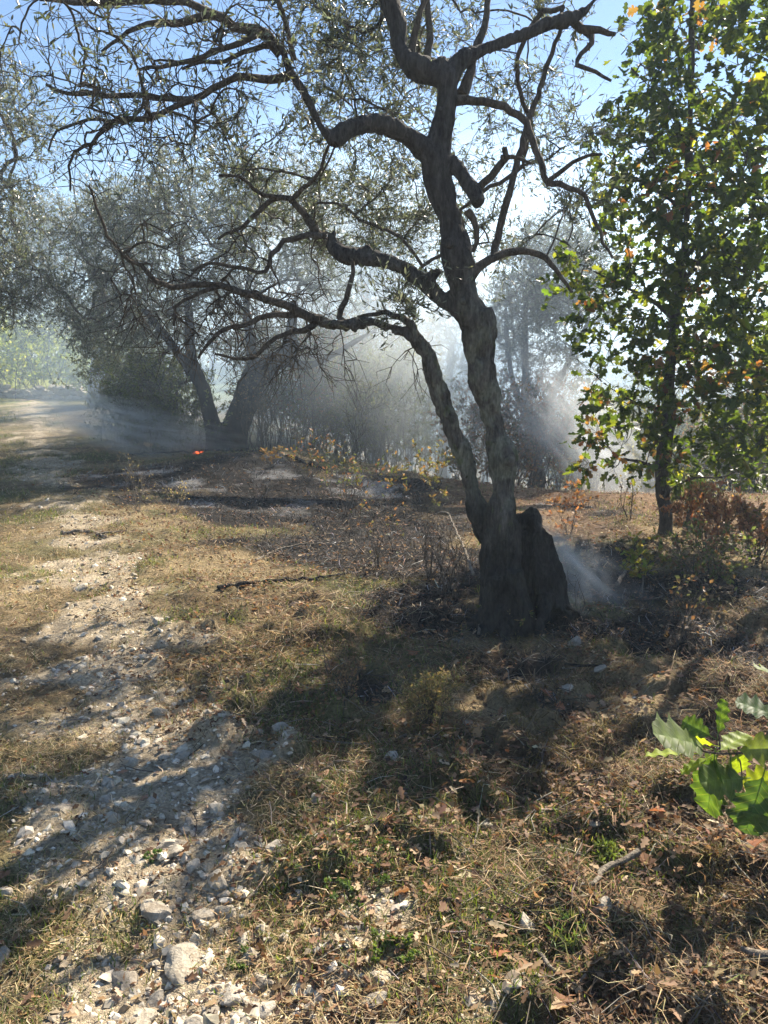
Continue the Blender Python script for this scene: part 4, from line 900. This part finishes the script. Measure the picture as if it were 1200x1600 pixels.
# near sprig of a low oak, every leaf a part
def sprig():
    Y = 2.15; rng = np.random.default_rng(5); bx, by = 1.42, 2.35; base = np.array([bx, by, ground(bx, by)])
    root = empty('oak_sapling', base, 'low oak sprig with big lobed green leaves at lower right edge', 'sapling')
    mb = MB(); P = [base - [0, 0, .05], base + [.0, 0, .25], base + [-.08, -.05, .48], at(1235, 1160, Y + .04), at(1190, 1172, Y), at(1150, 1177, Y), at(1110, 1176, Y - .02), at(1075, 1165, Y - .03)]
    Q, R = resample(np.array(P), [.011, .010, .008, .005, .004, .0035, .003, .002], .03); tube(mb, Q, R, 8, lump=.1); mb.build('stem', M['twig'], root)
    for a, b_ in (((1190, 1172), (1215, 1120)), ((1200, 1170), (1215, 1215)), ((1235, 1160), (1232, 1060)), ((1125, 1177), (1120, 1145)), ((1150, 1177), (1160, 1218))):
        Q, R = resample(np.array([at(*a, Y), (at(*a, Y) + at(*b_, Y)) / 2 + [.01, .02, .01], at(*b_, Y)]), [.003, .0025, .0018], .02); mb = MB(); tube(mb, Q, R, 6); mb.build('stem', M['twig'], root)
    G = [(.055, .10, .028), (.04, .08, .028), (.16, .22, .03), (.09, .14, .04), (.21, .27, .04), (.12, .16, .07)]
    vm = {}
    def big_leaf(seed, col):
        """lobed leaf with a fine outline, folded along the midrib, with a raised rib"""
        r = np.random.default_rng(seed); mbl = MB(); n = 46; u = np.linspace(0, 1, n)
        lob = np.clip(np.interp(u, [0, .06, .13, .20, .27, .33, .40, .48, .56, .62, .70, .77, .84, .90, .96, 1], [.012, .05, .18, .25, .25, .20, .33, .42, .38, .28, .37, .35, .25, .26, .19, .0]), 0, 1)
        lob2 = lob * (1 + .12 * np.sin(u * 21 + seed)); lw = r.uniform(-.5, .5)
        V = []; 
        for sgn, lb in ((1, lob), (-1, lob2)):
            sh = u + .045 * (lb / .42) * np.where(u < .9, 1, 0)
            for s_ in (0., .5, 1.):
                V.append(np.stack([u * (1 - s_) + sh * s_ * 1.0, sgn * lb * s_, .20 * lb * s_ - .22 * lw * (u - .2) ** 2 - .10 * (s_ ** 2) * lb + .035 * np.sin(u * 26 + s_ * 2 + seed) * s_ * lb / .4], 1))
        V = np.concatenate(V); f = []
        for side in (0, 3):
            for k in (0, 1):
                for i in range(n - 1):
                    a = (side + k) * n + i; q = [a, a + 1, a + 1 + n, a + n]; f.append(q if side == 0 else q[::-1])
        cc = np.tile(np.array(col), (len(V), 1)); rib = np.concatenate([np.arange(n), 3 * n + np.arange(n)]); cc[rib] = np.array(col) * 1.5
        mbl.add(V, f, cc); Pm = np.stack([np.linspace(-.18, .97, 12), np.zeros(12), -.22 * lw * (np.linspace(-.18, .97, 12) - .2) ** 2 - .004], 1)
        tube(mbl, Pm, np.linspace(.012, .004, 12), 5, np.array(col) * 1.6 + .03); return mbl.mesh('leaf', M['sprig_leaf'])
    data = [(1110, 1150, 1066, 1126, .05, 0), (1122, 1146, 1130, 1092, .02, 0), (1100, 1166, 1024, 1143, -.06, 5), (1115, 1164, 1066, 1150, .06, 4), (1082, 1177, 1008, 1178, .03, 4), (1125, 1172, 1168, 1148, .05, 2), (1155, 1172, 1222, 1168, -.08, 5), (1216, 1120, 1150, 1093, .04, 1),
            (1232, 1060, 1184, 1042, -.03, 5), (1162, 1216, 1096, 1221, -.05, 3), (1116, 1184, 1105, 1270, .02, 0), (1192, 1214, 1165, 1303, -.05, 1), (1226, 1212, 1163, 1230, .05, 4), (1106, 1184, 1064, 1209, .0, 2), (1121, 1180, 1108, 1216, .05, 3), (1150, 1178, 1157, 1206, .04, 2), (1210, 1255, 1168, 1277, -.05, 3), (1140, 1180, 1150, 1240, .06, 0), (1225, 1160, 1200, 1105, .0, 1), (1230, 1230, 1205, 1290, .0, 0)]
    for i, (x0, y0, x1, y1, dz, ci) in enumerate(data):
        p0, p1 = at(x0, y0, Y), at(x1, y1, Y + dz); d = p1 - p0; L = np.linalg.norm(d); d /= L
        up = unit(np.array([0, -.35, 1.0]) + .5 * rng.standard_normal(3)); yv = unit(np.cross(up, d)); zv = np.cross(d, yv)
        me = vm.setdefault((ci, i % 3), big_leaf(ci * 3 + i % 3, G[ci])); o = link('leaf', me, root); o.matrix_parent_inverse = Matrix.Identity(4)
        o.matrix_basis = Matrix([[*(L * np.array([d[k], yv[k], zv[k]])), (p0 - base)[k]] for k in range(3)] + [[0, 0, 0, 1]])
sprig()

# ==================================================================== SHRUBS
def shrub(label, px, py, wpx, hpx, seed, Y=None, stems=10, leaf=(.03, .016), per=8, pal=((.08, .10, .04),), wts=None, cat='shrub', name='shrub', lean=.18, twigs=3, group='shrubs and seedlings', subs=5, tpl=RHOMB, stem_r=.005, mat='shrub_leaf', bark='twig', up=.4):
    rng = np.random.default_rng(seed)
    if Y is None: b = gp(px, py)
    else: b = at(px, py, Y); zt = b[2]; b = np.array([b[0], b[1], ground(b[0], b[1])])
    s = b[1] / FPX; hw, hh = wpx * s / 2, hpx * s + (max(0, zt - b[2]) if Y else 0); root = empty(name, b, label, cat, group); lf, tw = MB(), MB(); tips, dirs = [], []
    for i in range(stems):
        a = rng.uniform(0, 6.28); q = rng.uniform(.1, 1) ** .6; top = b + np.array([math.cos(a) * hw * q, math.sin(a) * hw * q, hh * rng.uniform(.65, 1.0) * (1 - .35 * q * q)])
        p0 = b + np.array([math.cos(a), math.sin(a), 0]) * hw * lean * rng.uniform(0, 1); p0[2] = ground(p0[0], p0[1]) - .03
        mid = p0 * .55 + top * .45 + rng.standard_normal(3) * hh * .06; mid[2] += hh * .08
        P, _ = resample(np.array([p0, mid, top]), [1, 1, 1], max(hh / 9, .02)); P[1:] += rng.standard_normal(P[1:].shape) * hh * .012; mb = MB() if b[1] < 11 and stems < 27 else tw; tube(mb, P, np.linspace(stem_r, stem_r * .35, len(P)) * rng.uniform(.7, 1.3), 5, cap=False)
        if mb is not tw: mb.build('stem', M[bark], root)
        tips.append(P[-1]); dirs.append(P[-1] - P[-2])
        for _ in range(subs):
            k = rng.integers(max(1, len(P) // (3 if lean < .85 else 7)), len(P)); e = unit(unit(P[k] - P[k - 1]) + .8 * rng.standard_normal(3) + [0, 0, .3]) * hh * rng.uniform(.12, .32); R_, _ = resample(np.array([P[k], P[k] + e * .5 + rng.standard_normal(3) * hh * .02, P[k] + e]), [1, 1, 1], hh / 12); tube(tw, R_, np.linspace(stem_r * .5, stem_r * .25, len(R_)), 4, cap=False); tips.append(R_[-1]); dirs.append(e)
    foliage(rng, tw, lf, np.array(tips), np.array(dirs), twigs, (hh * .06, hh * .2), per, leaf[0], leaf[1], list(pal), wts or [1] * len(pal), tpl=tpl, up=up, twr=stem_r * .22)
    tw.build('twig', M[bark], root)['kind'] = 'stuff'
    if per: c = lf.build('foliage', M[mat], root, smooth=False); c['kind'] = 'stuff'
    return root
RUST = ((.32, .14, .08), (.37, .20, .11), (.28, .16, .09), (.20, .10, .06)); YEL = ((.17, .14, .05), (.19, .115, .055), (.12, .125, .045)); GRN = ((.07, .10, .03), (.10, .13, .05), (.15, .17, .06)); GREY = ((.12, .13, .08), (.16, .16, .10), (.09, .10, .06)); BRN = ((.20, .11, .07), (.15, .10, .07), (.12, .12, .06))
shrub('bright yellow green bush above the dry stone wall at far left', 70, 596, 360, 95, 1, 27, 90, (.13, .08), 9, ((.28, .33, .06), (.38, .42, .09), (.20, .26, .06)), cat='bush', name='bush', subs=6, stem_r=.012, lean=1.0)
shrub('pale weeds standing at the right end of the dry stone wall', 165, 612, 90, 50, 2, 22, 20, (.09, .05), 9, ((.25, .28, .08), (.17, .21, .06)), stem_r=.01)
shrub('dark green bush at the left foot of the charred olive', 255, 706, 150, 140, 3, 13.4, 46, (.05, .022), 14, GRN, subs=7, stem_r=.006, lean=.9, cat='bush', name='bush')
shrub('dense shaded bush hanging over the path left of the charred olive', 205, 690, 130, 170, 4, 14.5, 44, (.05, .022), 14, GRN + GREY, subs=7, stem_r=.007, lean=.9, cat='bush', name='bush')
shrub('upright bunch of bare stems right of the charred olive', 405, 716, 60, 150, 5, 12.4, 26, (.03, .014), 2, BRN, subs=3, lean=.6, stem_r=.006)
shrub('reddish half dead brush behind the orange seedlings', 470, 712, 210, 200, 6, 14.5, 80, (.06, .03), 10, BRN + GREY + GRN[:1], subs=7, stem_r=.008, lean=1.0)
shrub('thin grey green shrub left of the second olive stem', 610, 716, 170, 180, 7, 13.6, 70, (.06, .028), 12, GREY + GRN, subs=7, stem_r=.007, lean=1.0)
shrub('leafless brown thicket at the middle of the clearing edge', 545, 722, 200, 220, 8, 15.5, 80, (.06, .03), 10, BRN + GREY[:1] + GRN[:1], subs=7, stem_r=.008, lean=1.0)
shrub('dark twin stemmed sapling behind the orange seedlings', 550, 735, 50, 150, 9, 12.2, 3, (.04, .02), 8, GREY, subs=9, stem_r=.02, cat='sapling', name='sapling')
shrub('orange leaved seedling nearest the charred olive', 425, 728, 45, 28, 10, None, 4, (.05, .03), 2, ((.24, .14, .06), (.19, .13, .06)), tpl=OAK2, cat='seedling', name='seedling', stem_r=.004)
shrub('tall orange and red seedling on the burnt mound', 485, 748, 70, 65, 11, None, 5, (.05, .03), 2, YEL + RUST[:2], tpl=OAK2, cat='seedling', name='seedling', stem_r=.004)
shrub('broad scorched seedling with green and orange leaves over the ash', 535, 800, 130, 105, 12, None, 9, (.04, .025), 2, YEL + GRN[:2] + RUST[:1], tpl=OAK2, cat='seedling', name='seedling', stem_r=.005)
shrub('yellow tipped seedling standing before the gap in the brush', 655, 800, 90, 110, 13, None, 6, (.05, .035), 3, YEL, tpl=OAK2, cat='seedling', name='seedling', stem_r=.004)
shrub('yellow leaved seedling just left of the second stem', 712, 738, 60, 40, 14, 12.0, 7, (.06, .045), 4, YEL, tpl=OAK2, cat='seedling', name='seedling', stem_r=.005)
shrub('bare scorched seedling between the ash and the olive', 590, 890, 70, 120, 15, None, 5, (.03, .02), 1, BRN, cat='seedling', name='seedling', stem_r=.004, subs=4)
shrub('thin bare stems left of the olive foot', 700, 930, 90, 110, 16, None, 12, (.03, .02), 0, BRN, subs=3, stem_r=.004)
shrub('upright dead stalks behind the thin bare stems', 672, 905, 50, 130, 17, None, 8, (.03, .02), 0, BRN, subs=2, stem_r=.003)
shrub('dry twiggy bush with some green at the centre foreground', 672, 1135, 90, 90, 18, None, 26, (.02, .006), 5, ((.20, .16, .09), (.12, .13, .06), (.26, .20, .11)), subs=5, stem_r=.0025, up=.6)
shrub('forked dead weed stalk in the middle ground', 520, 1060, 60, 110, 19, None, 4, (.02, .01), 0, BRN, subs=4, stem_r=.003)
shrub('dry brown weed left of the dry twiggy bush', 540, 1090, 70, 60, 20, None, 12, (.02, .008), 2, ((.26, .17, .10), (.2, .12, .08)), subs=3, stem_r=.0025)
shrub('pale dead weed standing on the path edge before the ash', 215, 800, 50, 90, 21, None, 6, (.025, .01), 1, ((.35, .28, .16),), subs=3, stem_r=.004, bark='stick')
shrub('small dry weed with fine stalks near the path edge', 275, 800, 40, 50, 22, None, 7, (.025, .01), 1, ((.35, .28, .16),), subs=3, stem_r=.003, bark='stick')
shrub('rust red oak shrub right of the young oak stem', 1110, 868, 110, 110, 23, None, 12, (.055, .034), 4, RUST, tpl=OAK2, subs=6, stem_r=.006)
shrub('second rusty shrub at the right picture edge', 1180, 880, 110, 95, 24, None, 12, (.055, .034), 3, RUST + YEL[:1], tpl=OAK2, subs=5, stem_r=.006)
shrub('grey green bush just right of the young oak foot', 1075, 835, 70, 70, 25, 8.2, 18, (.035, .018), 9, GREY + GRN, subs=5, stem_r=.005)
shrub('green sprouting seedling before the rust red shrub', 1010, 925, 60, 90, 26, None, 5, (.045, .03), 3, ((.16, .20, .04), (.24, .2, .05)), tpl=OAK2, cat='seedling', name='seedling', stem_r=.004)
shrub('scraggly thin shrub on dark ground at the right', 1100, 930, 120, 110, 27, None, 14, (.035, .02), 4, GRN + BRN, subs=5, stem_r=.004)
shrub('sparse weed with dark stalks right of the burnt patch', 1060, 1010, 90, 110, 28, None, 7, (.03, .02), 1, BRN, subs=4, stem_r=.003)
shrub('red tinted seedling behind the burnt trunk lobe', 890, 835, 50, 75, 29, None, 5, (.05, .035), 2, RUST, tpl=OAK2, cat='seedling', name='seedling', stem_r=.004)
shrub('two thin stalks beside the smoking trunk lobe', 905, 960, 30, 80, 30, None, 3, (.03, .02), 0, BRN, subs=1, stem_r=.003)
shrub('brown shrub under the smoky olive right of the trunk', 800, 752, 190, 150, 31, 12.6, 60, (.06, .034), 10, BRN + RUST[2:] + GREY[:1], subs=6, stem_r=.007, lean=1.0)
shrub('pale yellowish shrub in smoke left of the oak stem', 925, 765, 150, 150, 32, 13.5, 52, (.06, .032), 11, YEL[2:] + GREY + ((.28, .27, .12),), subs=6, stem_r=.007, lean=1.0)
shrub('small bare sapling pair left of the oak foot', 985, 812, 40, 75, 33, None, 4, (.04, .025), 1, YEL, subs=3, stem_r=.006, cat='sapling', name='sapling')
shrub('hazy thicket at the right edge behind the rusty shrubs', 1150, 805, 240, 170, 34, 13.0, 80, (.06, .03), 10, GREY + BRN, subs=6, stem_r=.007, lean=1.0)
shrub('hazy pale thicket behind the oak stem', 1010, 790, 220, 170, 35, 15.0, 72, (.06, .03), 10, GREY + YEL[2:], subs=6, stem_r=.007, lean=1.0)
shrub('low weeds sprouting at the olive trunk foot', 800, 968, 110, 24, 36, None, 14, (.03, .012), 4, ((.10, .12, .04), (.24, .18, .09)), subs=3, stem_r=.002)
shrub('tuft of small green herbs right of the stony path', 545, 1370, 190, 26, 37, None, 16, (.012, .007), 4, ((.07, .12, .035), (.10, .15, .045)), subs=3, stem_r=.0014, cat='weeds', name='weeds')
shrub('green clover tuft at the bottom edge', 620, 1500, 150, 22, 38, None, 14, (.011, .007), 4, ((.10, .16, .04), (.14, .19, .05)), subs=3, stem_r=.0013, cat='weeds', name='weeds')
shrub('small green weed in the gravel of the path', 240, 1350, 36, 18, 39, None, 5, (.013, .007), 4, ((.08, .13, .04),), subs=2, stem_r=.0013, cat='weeds', name='weeds')
shrub('green weed at the right edge of the flat slab', 385, 1510, 60, 22, 40, None, 6, (.013, .006), 4, ((.08, .13, .04),), subs=2, stem_r=.0013, cat='weeds', name='weeds')
shrub('upright grass tuft below the grey stone in the litter', 880, 1480, 60, 50, 41, None, 14, (.03, .004), 3, ((.09, .14, .04), (.16, .18, .06)), subs=1, stem_r=.0014, cat='weeds', name='weeds')
shrub('grass and clover tuft in the lower right litter', 945, 1350, 50, 30, 42, None, 10, (.022, .006), 4, ((.12, .16, .04),), subs=2, stem_r=.0013, cat='weeds', name='weeds')
shrub('tall grass blades left of the flat slab', 210, 1480, 26, 56, 43, None, 8, (.03, .004), 2, ((.12, .15, .05), (.3, .25, .12)), subs=0, stem_r=.0014, cat='weeds', name='weeds')

# ==================================================================== DRY STONE WALL
def wall():
    a, b = at(-90, 610, 25.5), at(190, 612, 23.0); base = np.array([*((a + b) / 2)[:2], 0]); base[2] = ground(base[0], base[1])
    root = empty('dry_stone_wall', base, 'low tumbled dry stone wall across the far end of the path', 'wall'); r = random.Random(3)
    L = np.linalg.norm((b - a)[:2]); s = 0.0
    for row in range(3):
        s = r.uniform(0, .2)
        while s < L:
            wd = r.uniform(.16, .36); q = a + (b - a) * (s / L); z = ground(q[0], q[1]); hgt = r.uniform(.11, .17)
            if not (row == 2 and r.random() < .35):
                o = link('stone', r.choice(SMALL), root); o.matrix_parent_inverse = Matrix.Identity(4)
                o.location = Vector((q[0], q[1] + r.uniform(-.08, .08), z + .05 + row * .14 + r.uniform(-.02, .03))) - root.location; o.scale = (wd * .62, r.uniform(.14, .2), hgt * .75); o.rotation_euler = (r.uniform(-.2, .2), r.uniform(-.2, .2), r.uniform(-.3, .3))
            s += wd
wall()

# ==================================================================== FIRE
def flames():
    b = gp(308, 709); root = empty('flame', b, 'small orange flame in the embers left of the charred trunk', 'flame'); r = np.random.default_rng(4)
    m, t, out = new_mat('flame_glow'); e = N(t, 'ShaderNodeEmission'); e.inputs[0].default_value = (1.0, .14, .03, 1); e.inputs[1].default_value = .8; t.links.new(e.outputs[0], out.inputs[0])
    for i in range(5):
        mb = MB(); h = r.uniform(.015, .04); x0 = r.uniform(-.05, .07); P = np.array([[x0, 0, 0], [x0 + r.uniform(-.02, .02), 0, h * .35], [x0 + r.uniform(-.03, .03), 0, h * .7], [x0 + r.uniform(-.05, .05), 0, h]]) + b + [0, r.uniform(-.08, .08), 0]
        tube(mb, *resample(P, [.006, .008, .005, .001], h / 8), 7); mb.build('flame_tongue', m, root)
    m2, t, out = new_mat('ember_glow'); e = N(t, 'ShaderNodeEmission'); e.inputs[0].default_value = (1.0, .09, .03, 1); e.inputs[1].default_value = .22; t.links.new(e.outputs[0], out.inputs[0])
    for i in range(6):
        mb = MB()
        x, y = b[0] + r.normal(0, .07), b[1] + r.normal(0, .07); z = ground(x, y) + .012; an = r.uniform(0, 6.28); d = np.array([math.cos(an), math.sin(an), .1]) * r.uniform(.02, .05); tube(mb, [[x, y, z], np.array([x, y, z]) + d * .5, np.array([x, y, z]) + d], [.005, .007, .004], 6); mb.build('ember', m2, root)
flames()

# ==================================================================== SMOKE AND HAZE
def volume(name, label, c, rad, dens, seed, rot=(0, 0, 0), nscale=2.2, stretch=(1, 1, 1), cut=.45, col=(.92, .96, 1.0), aniso=.5):
    import bmesh
    bm = bmesh.new(); bmesh.ops.create_icosphere(bm, subdivisions=3, radius=1); me = bpy.data.meshes.new(name); bm.to_mesh(me); bm.free()
    m, t, out = new_mat('smoke'); tc = N(t, 'ShaderNodeTexCoord'); mp = N(t, 'ShaderNodeMapping'); mp.inputs['Scale'].default_value = stretch; mp.inputs['Location'].default_value = (seed * 3.1, seed * 1.7, 0)
    t.links.new(tc.outputs['Object'], mp.inputs[0]); n = noise(t, nscale, 4, .6, mp.outputs[0]); n.inputs['Distortion'].default_value = .8
    ln = N(t, 'ShaderNodeVectorMath', operation='LENGTH'); t.links.new(tc.outputs['Object'], ln.inputs[0])
    f = N(t, 'ShaderNodeMapRange'); f.interpolation_type = 'SMOOTHSTEP'; t.links.new(ln.outputs['Value'], f.inputs[0]); f.inputs[1].default_value = .15; f.inputs[2].default_value = .98; f.inputs[3].default_value = 1; f.inputs[4].default_value = 0
    g = N(t, 'ShaderNodeMapRange'); t.links.new(n.outputs['Fac'], g.inputs[0]); g.inputs[1].default_value = cut; g.inputs[2].default_value = cut + .25; g.inputs[3].default_value = 0; g.inputs[4].default_value = dens
    mu = N(t, 'ShaderNodeMath', operation='MULTIPLY'); t.links.new(f.outputs[0], mu.inputs[0]); t.links.new(g.outputs[0], mu.inputs[1])
    v = N(t, 'ShaderNodeVolumePrincipled'); v.inputs['Color'].default_value = (*col, 1); v.inputs['Anisotropy'].default_value = aniso; t.links.new(mu.outputs[0], v.inputs['Density']); t.links.new(v.outputs[0], out.inputs['Volume'])
    me.materials.append(m); o = link(name, me, loc=tuple(float(q) for q in c)); o.scale = rad; o.rotation_euler = rot
    return tag(o, label, 'smoke', 'drifting smoke', 'stuff')
volume('smoke', 'low white smoke drifting left from the embers', at(200, 664, 12.6), (2.4, .9, .55), 4.0, 1, (0, .22, 0), 2.3, (1, 1, 1.8), .42)
volume('smoke', 'pale smoke rising behind the charred olive', at(450, 470, 14.8), (1.8, 1.2, 2.6), .55, 2, (0, .2, 0), 1.8, (1.4, 1, .7), .36)
volume('smoke', 'backlit smoke drifting behind the oak on the right', at(915, 685, 10.8), (1.8, .8, .9), 1.6, 3, (0, .80, 0), 2.2, (1, 1, 2.0), .40)
volume('smoke', 'thin smoke curling from the hollow foot of the olive', at(905, 905, 4.85), (.85, .36, .34), 5.0, 9, (0, .72, 0), 1.7, (1, 1, 1.2), .46)
volume('smoke', 'blue white smoke veil hanging behind the main trunk', at(690, 620, 12.4), (2.8, 1.5, 2.3), .40, 5, (0, .3, 0), 1.8, (1, 1, .8), .32)
volume('smoke', 'wide bluish smoke bank filling the trees behind the clearing', (1.2, 19.6, 2.4), (13.8, 12.0, 5.2), .115, 6, (0, 0, 0), 2.0, (1, 1, 1), .12, aniso=.45, col=(.66, .82, 1.0))
def haze():
    import bmesh
    bm = bmesh.new(); bmesh.ops.create_cube(bm, size=1); me = bpy.data.meshes.new('haze'); bm.to_mesh(me); bm.free()
    m, t, out = new_mat('haze_air'); v = N(t, 'ShaderNodeVolumePrincipled'); v.inputs['Color'].default_value = (.70, .84, 1.0, 1); v.inputs['Density'].default_value = .0028; v.inputs['Anisotropy'].default_value = .1
    t.links.new(v.outputs[0], out.inputs['Volume']); me.materials.append(m); o = link('haze', me, loc=(0, 190, -.2)); o.scale = (604, 464, 16.4)
    tag(o, 'thin blue smoke haze filling the air of the grove', 'haze', None, 'stuff')
haze()
